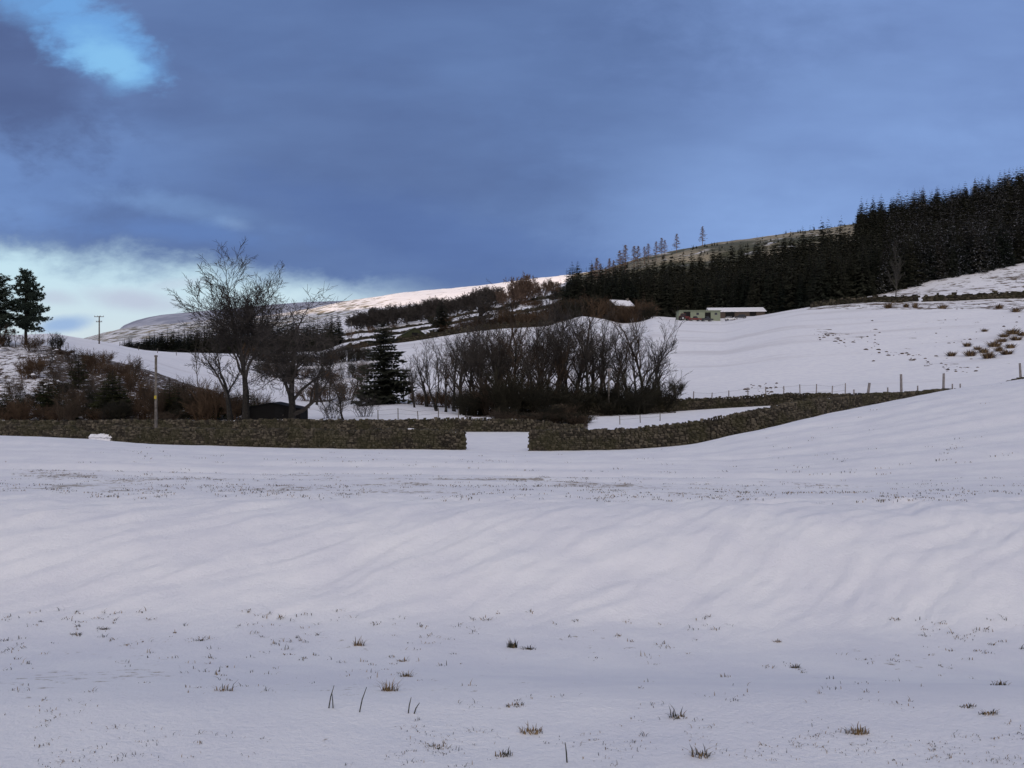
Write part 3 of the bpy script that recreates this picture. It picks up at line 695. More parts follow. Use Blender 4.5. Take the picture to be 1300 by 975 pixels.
def put_bush(kind, px, Y, h, w, label, group=None, cat='bush', name='bush', dz=0.0):
    me = random.choice(BUSH[kind]); o = link(name, me, None, at(px, Y, dz), random.uniform(0, 6.28), (w / 3.6, w / 3.6, h / 3.0)); return tag(o, label, cat, group)
gb = 'tangled undergrowth bushes of the thicket'
for i in range(25):
    px = 592 + i * 9.4 + rnd.uniform(-5, 5); Y = rnd.uniform(96.5, 108)
    put_bush('olive' if i % 3 != 1 else 'dark', px, Y, rnd.uniform(1.8, 5.0) * (1.1 if px < 740 else 0.8), rnd.uniform(4, 6.5), 'dark leafless bush in the undergrowth of the thicket', gb)
for i in range(8):
    put_bush('brown', 530 + i * 9, rnd.uniform(122, 132), rnd.uniform(1.5, 3.5), rnd.uniform(3, 4), 'low brown bush at the thin left end of the thicket', 'low bushes left of the thicket')
for i in range(16):
    put_bush(('dark', 'olive')[i % 2], 636 + i * 7, rnd.uniform(80, 93), rnd.uniform(0.7, 1.5), rnd.uniform(2.2, 3.6), 'low dark bramble bush between the lane wall and the thicket', 'brambles between the lane wall and the thicket')
put_bush('olive', 812, 97, 4.2, 6.5, 'dense black bush at the foot of the right end of the thicket')
put_bush('olive', 838, 99, 3.2, 5.0, 'broad low dark bush next to the right hand wall')
put_bush('grey', 846, 104, 4.5, 5.0, 'wispy grey bush reaching out over the snow at the thicket end')
put_bush('olive', 861, 108, 1.6, 2.6, 'small round dark bush standing alone right of the thicket', dz=1.6)
# thorn bushes by the lane, left of centre
put_tree(THK[5], 436, 92, 'small spreading thorn tree beside the lane wall right of the shed', scale=0.34, sxy=1.7, name='thorn_tree')
put_bush('grey', 420, 96, 2.6, 4.5, 'wispy grey bush by the lane wall, left of the thorn tree')
put_bush('grey', 463, 98, 2.4, 4.0, 'wispy grey bush by the lane wall, right of the thorn tree')
gm = 'bare brown trees between the round tree and the dark spruce'
for px, Y, s in ((402, 138, 0.62), (418, 145, 0.66), (432, 140, 0.6), (446, 136, 0.62), (458, 142, 0.68), (512, 138, 0.62), (524, 142, 0.62)):
    put_tree(random.choice(BRN), px, Y, 'small brown bare tree on the snow slope near the dark spruce', group=gm, scale=s, sxy=1.15)
for i, (px, Y, s) in enumerate(((392, 150, 3.2), (412, 150, 3.0), (440, 150, 3.2), (470, 142, 2.5))):
    put_bush('brown', px, Y, s, 6.0, 'low brown bush on the snow slope left of the dark spruce', 'low bushes left of the dark spruce')
# slim birch in front of the plantation
t_, c_ = branch_tree(10, 44, trunk=0.62, spread=0.4, up=0.2, kids=(14, 4, 3), ratio=(0.30, 0.5, 0.5), r0=0.09, low=0.3, twig_r=0.014)
A_birch = tree_meshes('birch', t_, c_, m_bark2, m_twig)
put_tree(A_birch, 252, 150, 'slim bare birch in front of the dark plantation', name='birch_tree', scale=1.12)
# oak and far broadleaves
t_, c_ = branch_tree(12, 55, trunk=0.30, spread=1.0, up=0.05, kids=(9, 6, 5, 3), ratio=(1.2, 0.6, 0.52, 0.5), r0=0.5, low=0.4, wander=0.3, droop=0.1, twig_r=0.045)
A_oak = tree_meshes('oak', t_, c_, m_bark, m_twig)
put_tree(A_oak, 607, 300, 'black spreading oak right of the dark conical tree', name='oak_tree', scale=1.2, sxy=1.05)
def round_lod(seed, mat, h=12, tw=0.06):
    t, c = branch_tree(h, seed, trunk=0.34, spread=0.8, up=0.15, kids=(11, 6, 5, 4), ratio=(0.95, 0.66, 0.6, 0.5), r0=0.3, low=0.08, wander=0.25, twig_r=tw)
    c.f += [[i + len(c.v) for i in f] for f in t.f]; c.m += t.m; c.v += t.v
    return c.mesh('far_tree', [mat])
FARB = [round_lod(90 + i, m_twig) for i in range(3)]; FARO = [round_lod(95 + i, m_twigo) for i in range(2)]
FARO.append(FARO[0])
def far_tree(me, px, Y, h, w, label, group, name='bare_tree', cat='tree'):
    o = link(name, me, None, at(px, Y, -0.3), random.uniform(0, 6.28), (w / 12, w / 12, h / 12)); return tag(o, label, cat, group)
for i in range(34):
    px = 452 + i * 5.4 + rnd.uniform(-2, 2); Y = 700 + (i % 3) * 35
    far_tree(FARB[i % 3], px, Y, rnd.uniform(15, 21) * (0.8 if px < 470 else 1), rnd.uniform(19, 26), 'rounded bare tree in the dark belt below the sunlit ridge', 'bare trees in the belt below the sunlit ridge')
for i, (px, h) in enumerate(((642, 14), (652, 20), (660, 22), (668, 20), (676, 15), (650, 15), (690, 14), (700, 13))):
    far_tree(FARO[i % 2], px, 560 + i * 6, h, h * 0.75, 'orange brown bare tree on the skyline left of the forest', 'orange brown trees left of the forest')
# brown hedge bank left of the farm
for i in range(34):
    px = 640 + i * 5.6 + rnd.uniform(-2, 2)
    put_bush('brown' if i % 4 else 'olive', px, 284 + rnd.uniform(0, 16), rnd.uniform(5, 7) * (0.75 if px < 700 else 1), rnd.uniform(7, 10), 'brown scrub bush of the long hedge left of the farm', 'brown bushes of the hedge left of the farm')
for i in range(12):
    put_bush('brown', 566 + i * 7, 296 + rnd.uniform(0, 6), rnd.uniform(2.5, 4.5), 7, 'low brown scrub bush under the spreading oak', 'brown bushes under the oak')
put_tree(BRN[0], 696, 276, 'bare tree at the left end of the brown hedge', scale=0.95)
put_tree(BRN[1], 822, 290, 'pale brown bare tree between the hedge and the green shed', scale=0.8)

for i in range(17):
    t = i / 17; px = 318 + 160 * t + rnd.uniform(-3, 3); Y = 262 - 40 * t + rnd.uniform(-4, 4)
    put_bush('olive' if i % 3 else 'brown', px, Y, rnd.uniform(2.2, 4.5), rnd.uniform(5, 8), 'dark hedge bush on the slope below the plantation', 'hedge bushes below the plantation')
for i in range(11):
    t = i / 11; px = 330 + 150 * t + rnd.uniform(-3, 3); Y = 205 - 20 * t + rnd.uniform(-3, 3)
    put_bush(('olive', 'brown', 'grey')[i % 3], px, Y, rnd.uniform(2.0, 4.0), rnd.uniform(4, 7), 'bush of the lower hedge behind the round bare tree', 'bushes of the lower hedge behind the round tree')
for i in range(26):
    px = rnd.uniform(430, 715); Y = rnd.uniform(420, 640)
    put_bush(('olive', 'brown')[i % 2], px, Y, rnd.uniform(2.5, 5), rnd.uniform(6, 12), 'small dark bush dotted over the left hillside', 'bushes dotted over the left hillside')
# ---- conifers
def conifer(h, r, seed, whorls=34, nb=8, seg=4, power=0.85, low=0.10, droop=0.35, ragged=0.25, fan=0.5, trunk_r=None):
    rnd = random.Random(seed); tr, cr = MB(), MB(); tr.tube([(0, 0, -0.4), (0, 0, h * 0.5), (0, 0, h)], [trunk_r or h * 0.013, h * 0.008, 0.02], 6)
    for w in range(whorls):
        t = (w + rnd.random() * 0.7) / whorls; z = h * (low + (1 - low) * t)
        for b in range(nb if t < 0.85 else max(4, nb - 3)):
            L = r * ((1 - t) ** power) * rnd.uniform(1 - ragged, 1 + ragged * 0.6) + 0.012 * h
            a = rnd.uniform(0, 6.283); dxy = Vector((math.cos(a), math.sin(a), 0)); side = Vector((-dxy.y, dxy.x, 0))
            dr = droop * rnd.uniform(0.5, 1.4) * (1 - 0.7 * t); pts = []
            for i in range(seg + 1):
                f = i / seg; pts.append(Vector((0, 0, z)) + dxy * L * f + Vector((0, 0, -dr * L * f * (1.15 - 0.5 * f * f) + 0.1 * L * f * t)))
            for i in range(seg):
                p, q = pts[i], pts[i + 1]; wd = fan * L * (1 - 0.75 * i / seg) * rnd.uniform(0.5, 1.0) * 0.55
                for sg in (-1, 1):
                    tip = p.lerp(q, 0.6) + side * sg * wd + dxy * wd * 0.5 + Vector((0, 0, -wd * rnd.uniform(0.15, 0.6)))
                    cr.add([p + Vector((0, 0, 0.03 * L)), q, tip], [[0, 1, 2]])
            p = pts[seg - 1]; tip = pts[seg] + dxy * L * 0.1
            cr.add([p + side * L * 0.06, p - side * L * 0.06, tip, p + Vector((0, 0, -L * 0.12))], [[0, 1, 2], [0, 3, 2]])
    return tr, cr
def joinmesh(name, tb, cb, mt, mc):
    m = MB(); m.v = list(tb.v) + list(cb.v); n = len(tb.v); m.f = [list(f) for f in tb.f] + [[i + n for i in f] for f in cb.f]; m.m = [0] * len(tb.f) + [1] * len(cb.f)
    return m.mesh(name, [mt, mc])
SPR = []; SPR_S = []
for i in range(5):
    tb, cb = conifer(20, 3.6 + 0.3 * (i % 3), 100 + i, whorls=34, nb=9, seg=3, power=0.95, low=0.06, ragged=0.4, droop=0.65)
    SPR.append(joinmesh('spruce', tb, cb, m_bark, m_spruce)); SPR_S.append(joinmesh('spruce', tb, cb, m_bark, m_spruce_s))
# dark spruce in the middle
tb, cb = conifer(14, 3.9, 120, whorls=52, nb=13, seg=5, power=0.55, low=0.02, ragged=0.85, droop=0.15, fan=0.85)
put_tree(tree_meshes('dark_spruce', tb, cb, m_bark, m_spruce), 487, 131, 'dark ragged spruce standing left of the thicket', name='spruce_tree', scale=0.98)
tb, cb = conifer(13, 3.6, 121, whorls=30, nb=11, seg=4, power=0.8, low=0.02, ragged=0.2, droop=0.3, fan=0.8)
put_tree(tree_meshes('cone_tree', tb, cb, m_bark, m_spruce), 561, 300, 'dense dark conical tree left of the spreading oak', name='conifer_tree', scale=1.12, sxy=1.2)
# left plantation
plant_rest = []
for i in range(165):
    px = 158 + (i % 55) * 5.0 + rnd.uniform(-3, 3); Y = 424 + (i // 55) * 14 + rnd.uniform(0, 10)
    h = (8 + 10 * min(1, max(0, (px - 158) / 120))) * rnd.uniform(0.8, 1.2)
    if px < 180: h *= 0.85
    if i >= 82: plant_rest.append((px, Y, h)); continue
    o = link('spruce_tree', SPR[i % 5], None, at(px, Y, -0.3), rnd.uniform(0, 6.28), (1.15, 1.15, h / 20))
    tag(o, 'small dark spruce of the low plantation beyond the left field', 'tree', 'spruces of the left plantation')
# right forest: front 300 stand alone, the mass behind is one object
fl = LINES[12]
def forestY(px): return float(np.exp(pchip([a[0] for a in fl], [math.log(a[1]) for a in fl], px)))
cand = []
for px in np.arange(716, 1440, 7.2):
    Y0 = forestY(px) + 1; depth = 172 if px < 1085 else 290; Y = Y0; row = 0
    if px < 770: depth = 70 + (px - 718)
    while Y < Y0 + depth:
        cand.append((px + rnd.uniform(-5, 5) + (3.8 if row % 2 else 0), Y + rnd.uniform(-2, 2), row, px)); Y += 5.5 + row * 0.45; row += 1
cand.sort(key=lambda c: (c[2], c[0])); 
vis = [c for c in cand if c[2] < 3]
rest = [c for c in cand if c[2] >= 3]
if len(vis) > 214: rest += vis[214:]; vis = vis[:214]
def fh(px, Y, r):
    h = float(np.interp(px, [715, 728, 790, 860, 960, 1060, 1085, 1090, 1400], [16, 21, 21, 20, 23, 22, 18, 22, 23]))
    return h * r.uniform(0.62, 1.15)
for i, (px, Y, row, _) in enumerate(vis):
    k = fh(px, Y, rnd) / 20
    sn = px > 1120 and rnd.random() < 0.6
    o = link('spruce_tree', (SPR_S if sn else SPR)[i % 5], None, at(px, Y, -0.4), rnd.uniform(0, 6.28), (k * 1.05, k * 1.05, k))
    tag(o, 'tall black green spruce along the lower edge of the hillside forest', 'tree', 'spruces along the lower edge of the forest')
def low_conifer(seed):
    tb, cb = conifer(20, 3.8, seed, whorls=19, nb=6, seg=2, power=0.95, low=0.15, ragged=0.4, fan=0.9, droop=0.6)
    V = np.array(cb.v); F = cb.f; Ft = np.array([f for f in F if len(f) == 3]); return V, Ft
LOW = [low_conifer(200 + i) for i in range(4)]
Vs, Fs, n = [], [], 0; Ms = []
for i, (px, Y, row, _) in enumerate(rest):
    V, Ft = LOW[i % 4]; k = fh(px, Y, rnd) / 20; a = rnd.uniform(0, 6.28); c, s = math.cos(a), math.sin(a); p = at(px, Y, -0.4)
    Rm = np.array([[c, s, 0], [-s, c, 0], [0, 0, 1]]); Vs.append((V * k) @ Rm + np.array(p)); Fs.append(Ft + n); n += len(V)
    Ms.append(np.full(len(Ft), 1 if (px > 1120 and rnd.random() < 0.6) else 0))
if Vs:
    fo = link('spruce_forest', mesh_np('spruce_forest', np.vstack(Vs), np.vstack(Fs), [m_spruce, m_spruce_s], np.concatenate(Ms)))
    tag(fo, 'dark spruce forest covering the hillside on the right', 'forest', None, 'stuff')
print('forest', len(vis), len(rest), n)
Vs, Fs, n = [], [], 0
for i, (px, Y, h) in enumerate(plant_rest):
    V, Ft = LOW[i % 4]; p = at(px, Y, -0.3); Vs.append(V * np.array([1.15, 1.15, h / 20]) + np.array(p)); Fs.append(Ft + n); n += len(V)
tag(link('spruce_plantation', mesh_np('spruce_plantation', np.vstack(Vs), np.vstack(Fs), [m_spruce])), 'rear rows of the dark spruce plantation beyond the left field', 'forest', None, 'stuff')
# larches on the skyline
LAR = []
for i in range(3):
    tb, cb = MB(), MB(); r_ = random.Random(300 + i); tb.tube([(0, 0, -0.3), (0.1, 0, 7), (0, 0, 14)], [0.22, 0.14, 0.04], 5)
    for k in range(70):
        z = 14 * (0.25 + 0.75 * k / 70); L = 3.0 * (1 - (k / 70) ** 1.3) * r_.uniform(0.5, 1.1) + 0.25; a = r_.uniform(0, 6.283)
        q = Vector((math.cos(a) * L, math.sin(a) * L, z + L * 0.15)); cb.tube([(0, 0, z), q], [0.06, 0.03], 3, cap=False)
        for j in range(9):
            s = Vector((0, 0, z)).lerp(q, r_.uniform(0.3, 1)); cb.tube([s, s + Vector((r_.gauss(0, .4), r_.gauss(0, .4), -r_.uniform(0.0, .5)))], [0.055, 0.035], 3, cap=False)
    LAR.append(joinmesh('larch', tb, cb, m_larch, m_larch))
for i, (px, h) in enumerate(((747, 9), (752, 13), (758, 16), (762, 12), (769, 9), (774, 13), (779, 11), (787, 15), (794, 17), (805, 14), (810, 13), (818, 11), (823, 12), (833, 12), (840, 13), (844, 11), (859, 13), (892, 14))):
    Yl = 560 + (px - 747) * 0.9
    o = link('larch_tree', LAR[i % 3], None, at(px, Yl, 0), rnd.uniform(0, 6.28), (h / 14 * 1.5, h / 14 * 1.5, h / 14 * 1.25))
    tag(o, 'thin leafless larch standing on the skyline above the forest' if px != 892 else 'single larch on the moor skyline, farthest right', 'tree', 'larches on the skyline' if px != 892 else None)
# scattered small conifers along the moor crest
for i in range(60):
    px = rnd.uniform(830, 1085); o = link('young_conifer', SPR[i % 5], None, at(px, rnd.uniform(560, 680), -0.2), rnd.uniform(0, 6.28), (0.22, 0.22, rnd.uniform(0.08, 0.22)))
    tag(o, 'small conifer seedling on the crest of the moor', 'tree', 'conifer seedlings on the moor crest')
# lone tree against the forest
t_, c_ = branch_tree(19, 66, trunk=0.55, spread=0.45, up=0.3, kids=(12, 6, 4, 3), ratio=(0.42, 0.55, 0.5, 0.5), r0=0.22, low=0.35, twig_r=0.04)
put_tree(tree_meshes('lone_tree', t_, c_, m_bark2, m_bark2), 1137, 272, 'lone pale bare tree against the dark forest', scale=0.98)
# pines at the left edge
def pine(h, seed, cr_w=4.4):
    rnd = random.Random(seed); tr, cr = MB(), MB(); tr.tube([(0, 0, -0.3), (0.1, 0.05, h * 0.5), (0, 0, h * 0.96)], [h * 0.022, h * 0.014, 0.05], 8)
    for k in range(95):
        t = 0.18 + 0.82 * k / 95; z = h * t; L = cr_w * (1 - max(0, t - 0.35) / 0.72) ** 0.75 * rnd.uniform(0.55, 1.15) + 0.25; a = rnd.uniform(0, 6.283)
        e = Vector((math.cos(a) * L, math.sin(a) * L, z + L * rnd.uniform(-0.15, 0.5))); tr.tube([(0, 0, z), Vector((0, 0, z)).lerp(e, 0.5) - Vector((0, 0, 0.05 * L)), e], [0.06, 0.045, 0.02], 4, cap=False)
        for j in range(int(5 + L * 5)):
            c = Vector((0, 0, z)).lerp(e, rnd.uniform(0.2, 1.05)) + Vector((rnd.gauss(0, .3), rnd.gauss(0, .3), rnd.gauss(.1, .25)))
            for q in range(18):
                d = Vector((rnd.gauss(0, 1), rnd.gauss(0, 1), rnd.gauss(0.25, 0.6))).normalized(); s = d.orthogonal().normalized() * 0.07
                l = rnd.uniform(0.25, 0.55); cr.add([c + s, c - s, c + d * l], [[0, 1, 2]])
    return tr, cr
P1 = tree_meshes('pine', *pine(14, 400, 4.5), m_bark, m_pine); P2 = tree_meshes('pine', *pine(14, 401, 4.8), m_bark, m_pine)
put_tree(P1, 33, 152, 'dark green pine with layered branches at the left skyline', name='pine_tree', scale=0.98, dz=0.1, sxy=0.92)
put_tree(P2, -1, 150, 'dark pine cut off by the left edge of the picture', name='pine_tree', scale=0.92)
put_tree(P1, -28, 156, 'pine farthest left, beyond the picture edge', name='pine_tree', scale=0.95)
for i, px in enumerate((-6, 4, 12, 20, 44)):
    put_tree(BRN[i % 4], px, 147, 'small bare tree under the left pines', group='bare trees under the left pines', scale=0.36 if px != 44 else 0.2)

# ---------------------------------------------------------------- scrub bank on the left
tb, cb = conifer(4, 1.35, 500, whorls=22, nb=9, seg=4, power=0.7, low=0.02, droop=-0.15, ragged=0.4, fan=0.7)
YC = [tree_meshes('young_conifer', tb, cb, m_bark, m_yconif)]
tb, cb = conifer(4, 1.1, 501, whorls=20, nb=8, seg=4, power=0.7, low=0.02, droop=-0.2, ragged=0.5, fan=0.65)
YC.append(tree_meshes('young_conifer', tb, cb, m_bark, m_yconif))
gc = 'young conifers on the scrubby left bank'
for px, Y, s in ((6, 96, 1.0), (24, 97, 0.8), (55, 104, 1.1), (62, 98, 1.2), (75, 99, 1.0), (100, 118, 1.35), (112, 104, 0.9), (138, 102, 1.35), (143, 99, 1.5), (152, 100, 1.25), (133, 98, 1.1), (215, 100, 1.25), (208, 98, 0.9), (226, 102, 1.1), (240, 97, 0.8), (262, 98, 0.9), (284, 96, 1.0), (300, 94, 0.9), (316, 93, 1.0), (88, 96, 0.8)):
    put_tree(random.choice(YC), px, Y, 'young dark conifer among the brown scrub of the left bank', group=gc, name='young_conifer', scale=s, sxy=1.15)
gs = 'brown scrub bushes on the left bank'
k = 0
for row, (Ya, Yb, nn) in enumerate(((92, 98, 30), (100, 108, 28), (110, 122, 28), (124, 148, 34))):
    for i in range(nn):
        px = -30 + (i + rnd.random()) * 365 / nn; Y = rnd.uniform(Ya, Yb)
        if row == 3 and px > 190: continue
        if row == 2 and px > 260: continue
        if px < 40 and rnd.random() < 0.45 and row > 0: continue
        kd = ('brown', 'grey', 'brown', 'olive', 'dark')[rnd.randrange(5)]
        put_bush(kd, px, Y, rnd.uniform(1.1, 3.6) * (1.15 if px > 230 and row == 0 else 0.9), rnd.uniform(2.5, 4.2), 'leafless bush in the scrub covering the left bank', gs)
for i, (px, Y, s) in enumerate(((95, 120, 0.42), (122, 112, 0.4), (185, 104, 0.4), (160, 110, 0.36), (240, 100, 0.42), (262, 97, 0.4), (70, 116, 0.4))):
    put_tree(BRN[i % 4], px, Y, 'small reddish bare tree rising from the left scrub', group='small bare trees in the left scrub', scale=s, sxy=1.2)
# snow lying in the scrub on the slope
mb = MB(); r2 = random.Random(5)
for i in range(450):
    px = r2.uniform(-20, 320); Y = r2.uniform(96, 150)
    if px > 200 and Y > 125: continue
    w = 0.06 + 0.3 * r2.random() ** 2.2; p = at(px, Y, 0); p.z += r2.uniform(0.0, 1.0); lump(mb, p, w * r2.uniform(0.6, 1.6), w * 0.6, w * r2.uniform(0.3, 0.9), r2.uniform(0, 3), r2, 6)
sn = link('snow_clump', mb.mesh('snow_clump', [m_snow], True)); tag(sn, 'clumps of snow caught in the scrub of the left bank', 'snow', None, 'stuff')

# ---------------------------------------------------------------- fences, posts, poles
def fence(pp, label, mat=None, h=1.15, rad=0.055, wires=2, group=None, name='wire_fence', leans=0.04, seed=1):
    r_ = random.Random(seed); P0 = at(*pp[0]); root = empty(name, P0, 0, label, 'fence', group)
    tops = []
    for (px, Y) in pp:
        b = at(px, Y) - P0; hh = h * r_.uniform(0.85, 1.15); ln = Vector((r_.gauss(0, leans), r_.gauss(0, leans), 1)) * hh
        m = MB(); m.tube([(0, 0, -0.3), (ln.x * 0.5, ln.y * 0.5, hh * 0.5), tuple(ln)], [rad * 1.05, rad, rad * 0.95], 6)
        o = link('post', m.mesh('post', [mat or m_post]), root, b); tops.append((b, ln))
    for w in range(wires):
        f = 0.55 + 0.38 * w; m = MB(); m.tube([tuple(b + l * f) for b, l in tops], [0.012] * len(tops), 3, cap=False)
        link('wire', m.mesh('wire', [m_wire]), root)
    return root
fence([(28 + i * 6.5, 151 + i * 1.2) for i in range(10)], 'thin wire fence on the skyline right of the left pines', rad=0.07, seed=2)
fence([(84 + i * 10.2, 146 - i * 1.5) for i in range(11)], 'wire fence with close posts running down above the left scrub', rad=0.07, h=1.45, seed=3)
fence([(152 + i * 24, 250 + i * 6) for i in range(10)], 'distant post fence below the dark plantation', rad=0.1, h=1.5, seed=4)
fence([(480 + i * 25.5, 90 + (0.5 * (i % 2))) for i in range(5)], 'short wire fence behind the lane wall, left of the gateway', rad=0.06, h=1.25, seed=5)
fence([(880, 100.5), (903, 101), (925, 101), (950, 101), (973, 101), (995, 101.5), (1016, 102), (1036, 102), (1056, 102), (1073, 102)], 'wire fence behind the wall at the foot of the right hill', mat=m_postpale, rad=0.07, h=2.1, seed=6)
fence([(787, 80), (813, 81), (838, 82)], 'three thin posts in the snowy strip behind the right wall', rad=0.045, h=0.9, seed=16)
for i, (px, py0, py1, ln, lb) in enumerate(((1103, 498, 486, 0.25, 'leaning pale post rising behind the right wall'), (1144, 497, 475, -0.03, 'tall pale post behind the right wall, left of two'), (1198, 494, 474, 0.05, 'tall pale post where the right wall meets the snow'), (1295, 480, 461, -0.12, 'pale post at the right edge above the snow crest'))):
    Y = wallY(px) + 1.2; zt = (487.5 - py1) / 1000 * Y; b = at(px, Y); h = zt - b.z
    m = MB(); m.tube([(0, 0, -0.2), (ln * 0.4, 0, h * 0.5), (ln, 0, h)], [0.10, 0.095, 0.085], 6)
    o = link('fence_post', m.mesh('fence_post', [m_postpale]), None, b - Vector((ln * 0.8, 0, 0))); tag(o, lb, 'post')
for i, px in enumerate((1084, 1127, 1165, 1209, 1219)):
    Y = wallY(px) + 1.5; b = at(px, Y); m = MB(); m.tube([(0, 0, -0.2), (0, 0, 1.75)], [0.05, 0.05], 6)
    tag(link('fence_post', m.mesh('fence_post', [m_postpale]), None, b), 'short thin fence post showing over the right wall', 'post', 'short posts behind the right wall')
# double-armed utility pole on the left
def pole(px, Y, h, label, arms=(), rad=0.14, name='utility_pole', extra=None):
    root = empty(name, at(px, Y), 0, label, 'pole'); m = MB(); m.tube([(0, 0, -0.5), (0, 0, h * 0.5), (0, 0, h)], [rad, rad * 0.9, rad * 0.75], 8)
    link('shaft', m.mesh('shaft', [m_post], True), root)
    for (z, w) in arms:
        m = MB(); m.box((0, -0.12, z), (w, 0.14, 0.16)); a = link('crossarm', m.mesh('crossarm', [m_post]), root)
        for x in (-0.45, -0.15, 0.15, 0.45):
            q = MB(); q.tube([(x * w, -0.12, z + 0.06), (x * w, -0.12, z + 0.2), (x * w, -0.12, z + 0.34)], [0.05, 0.09, 0.06], 6); link('insulator', q.mesh('insulator', [m_postpale]), a)
    if extra: extra(root)
    return root
pole(126, 225, 8.0, 'utility pole with two crossarms on the left snowfield', arms=((7.75, 2.7), (6.3, 1.7)), rad=0.2)
def plate(root):
    m = MB(); m.box((0, -0.13, 3.6), (0.20, 0.03, 0.30)); link('warning_plate', m.mesh('warning_plate', [simple('yellow_plate', (0.42, 0.33, 0.04), (0.5, 0.4, 0.06))]), root)
    m = MB(); m.tube([(0, 0, 7.18), (0, 0, 7.34)], [0.15, 0.13], 8); link('cap', m.mesh('cap', [m_post]), root)
pole(198, 70, 7.3, 'plain wooden pole with a small yellow plate, behind the left wall', extra=plate, rad=0.13)
def top773(root):
    m = MB(); m.box((0.0, -0.1, 5.55), (0.5, 0.35, 0.3)); m.box((0.28, -0.1, 5.7), (0.15, 0.3, 0.1)); link('junction_box', m.mesh('junction_box', [m_postpale]), root)
pole(773, 98, 5.7, 'grey pole with a small box on top in front of the thicket', extra=top773, rad=0.12)
pole(446, 420, 11, 'thin distant pole in the field left of the green roofed barn', rad=0.2)

# ---------------------------------------------------------------- buildings
def boards(name, c1, c2, sc=8.0):
    m, q, b = newmat(name); tc = q.n('ShaderNodeTexCoord'); w = q.n('ShaderNodeTexWave', wave_type='BANDS', bands_direction='X'); q.nt.links.new(tc.outputs['Object'], w.inputs['Vector'])
    w.inputs['Scale'].default_value = sc; w.inputs['Distortion'].default_value = 0.3
    q.setin(b.inputs['Base Color'], q.mix(w.outputs['Fac'], c1, c2)); return m
m_tar = boards('tarred_boards', (0.008, 0.008, 0.008), (0.016, 0.015, 0.014))
m_green = boards('green_sheet', (0.22, 0.25, 0.18), (0.28, 0.31, 0.22), 3.0)
m_greenroof = simple('mossy_roof', (0.035, 0.040, 0.022), (0.055, 0.060, 0.032), 0.6)
m_brown = boards('brown_boards', (0.07, 0.055, 0.045), (0.11, 0.085, 0.07), 2.0)
m_black = simple('dark_opening', (0.01, 0.01, 0.01), (0.015, 0.015, 0.015))
m_wallst = simple('building_stone', (0.10, 0.09, 0.075), (0.18, 0.16, 0.13), 1.5)
m_glass = simple('window_glass', (0.02, 0.025, 0.03), (0.04, 0.045, 0.05), 1, 0.15, 0, 0.5)
def building(name, loc, rz, label, W, D, H, rise, wallm, roofm, over=0.3, ridge='x', cat='building', extras=None, rt=0.16):
    root = empty(name, loc, rz, label, cat); m = MB()
    if ridge == 'y': m.prism([(-W/2, -0.8), (W/2, -0.8), (W/2, H), (0, H + rise), (-W/2, H)], -D/2, D/2)
    else:
        m.add([(-W/2,-D/2,-0.8),(W/2,-D/2,-0.8),(W/2,D/2,-0.8),(-W/2,D/2,-0.8),(-W/2,-D/2,H),(W/2,-D/2,H),(W/2,D/2,H),(-W/2,D/2,H),(-W/2,0,H+rise),(W/2,0,H+rise)],
              [[0,1,5,4],[2,3,7,6],[1,2,6,9,5],[3,0,4,8,7],[4,5,9,8],[6,7,8,9],[3,2,1,0]])
    link('wall', m.mesh('wall', [wallm]), root)
    if ridge == 'y':
        k = rise / (W / 2)
        for sg in (-1, 1):
            r_ = MB(); x1 = sg * (W/2 + over); r_.prism([(0, H + rise + 0.01), (x1, H - over * k + 0.01), (x1, H - over * k + rt), (0, H + rise + rt)][::sg], -D/2 - over, D/2 + over); link('roof', r_.mesh('roof', [roofm]), root)
    else:
        k = rise / (D / 2)
        for sg in (-1, 1):
            y1 = sg * (D/2 + over); x = W/2 + over
            vs = [(-x,0,H+rise+.01),(x,0,H+rise+.01),(x,y1,H-over*k+.01),(-x,y1,H-over*k+.01),(-x,0,H+rise+rt),(x,0,H+rise+rt),(x,y1,H-over*k+rt),(-x,y1,H-over*k+rt)]
            r_ = MB(); r_.add(vs, [[0,1,2,3],[7,6,5,4],[0,4,5,1],[1,5,6,2],[2,6,7,3],[3,7,4,0]]); link('roof', r_.mesh('roof', [roofm]), root)
    if extras: extras(root)
    return root
def panel(root, name, c, d, mat, sub=None):
    m = MB(); m.box(c, d); o = link(name, m.mesh(name, [mat]), root)
    if sub: 
        m = MB(); m.box(sub[1], sub[2]); link(sub[0], m.mesh(sub[0], [sub[3]]), o)
    return o
def shed_x(root):
    panel(root, 'door', (0.9, -2.03, 0.95), (1.0, 0.05, 1.85), m_black, ('handle', (1.3, -2.07, 0.95), (0.04, 0.04, 0.14), m_post))
building('shed', at(350, 88, 0.1), 0.05, 'low black shed with a shallow pitched roof behind the lane wall', 6.3, 4.0, 1.6, 0.65, m_tar, m_tar, 0.2, 'y', 'shed', shed_x, 0.08)
# green shed
def gx(root):
    panel(root, 'door', (-4.9, -3.03, 1.35), (2.6, 0.06, 2.6), m_black); panel(root, 'door', (3.1, -3.03, 1.3), (2.2, 0.06, 2.3), m_black)
    for x in (-0.8, 6.2): panel(root, 'window', (x, -3.03, 1.9), (1.0, 0.06, 0.8), m_glass, ('frame', (x, -3.08, 1.45), (1.2, 0.05, 0.1), m_postpale))
    panel(root, 'fascia', (0, -3.35, 3.15), (16.2, 0.06, 0.25), m_green)
building('farm_shed', at(886, 305, 0.3), 0.0, 'pale green flat farm shed at the forest edge', 15.8, 6, 3.1, 0.25, m_green, m_greenroof, 0.3, 'x', 'shed', gx)
def bx_(root):
    panel(root, 'door', (-3, -6.03, 1.6), (3.6, 0.06, 3.1), m_black); panel(root, 'door', (6, -6.03, 1.5), (2.6, 0.06, 2.8), m_tar)
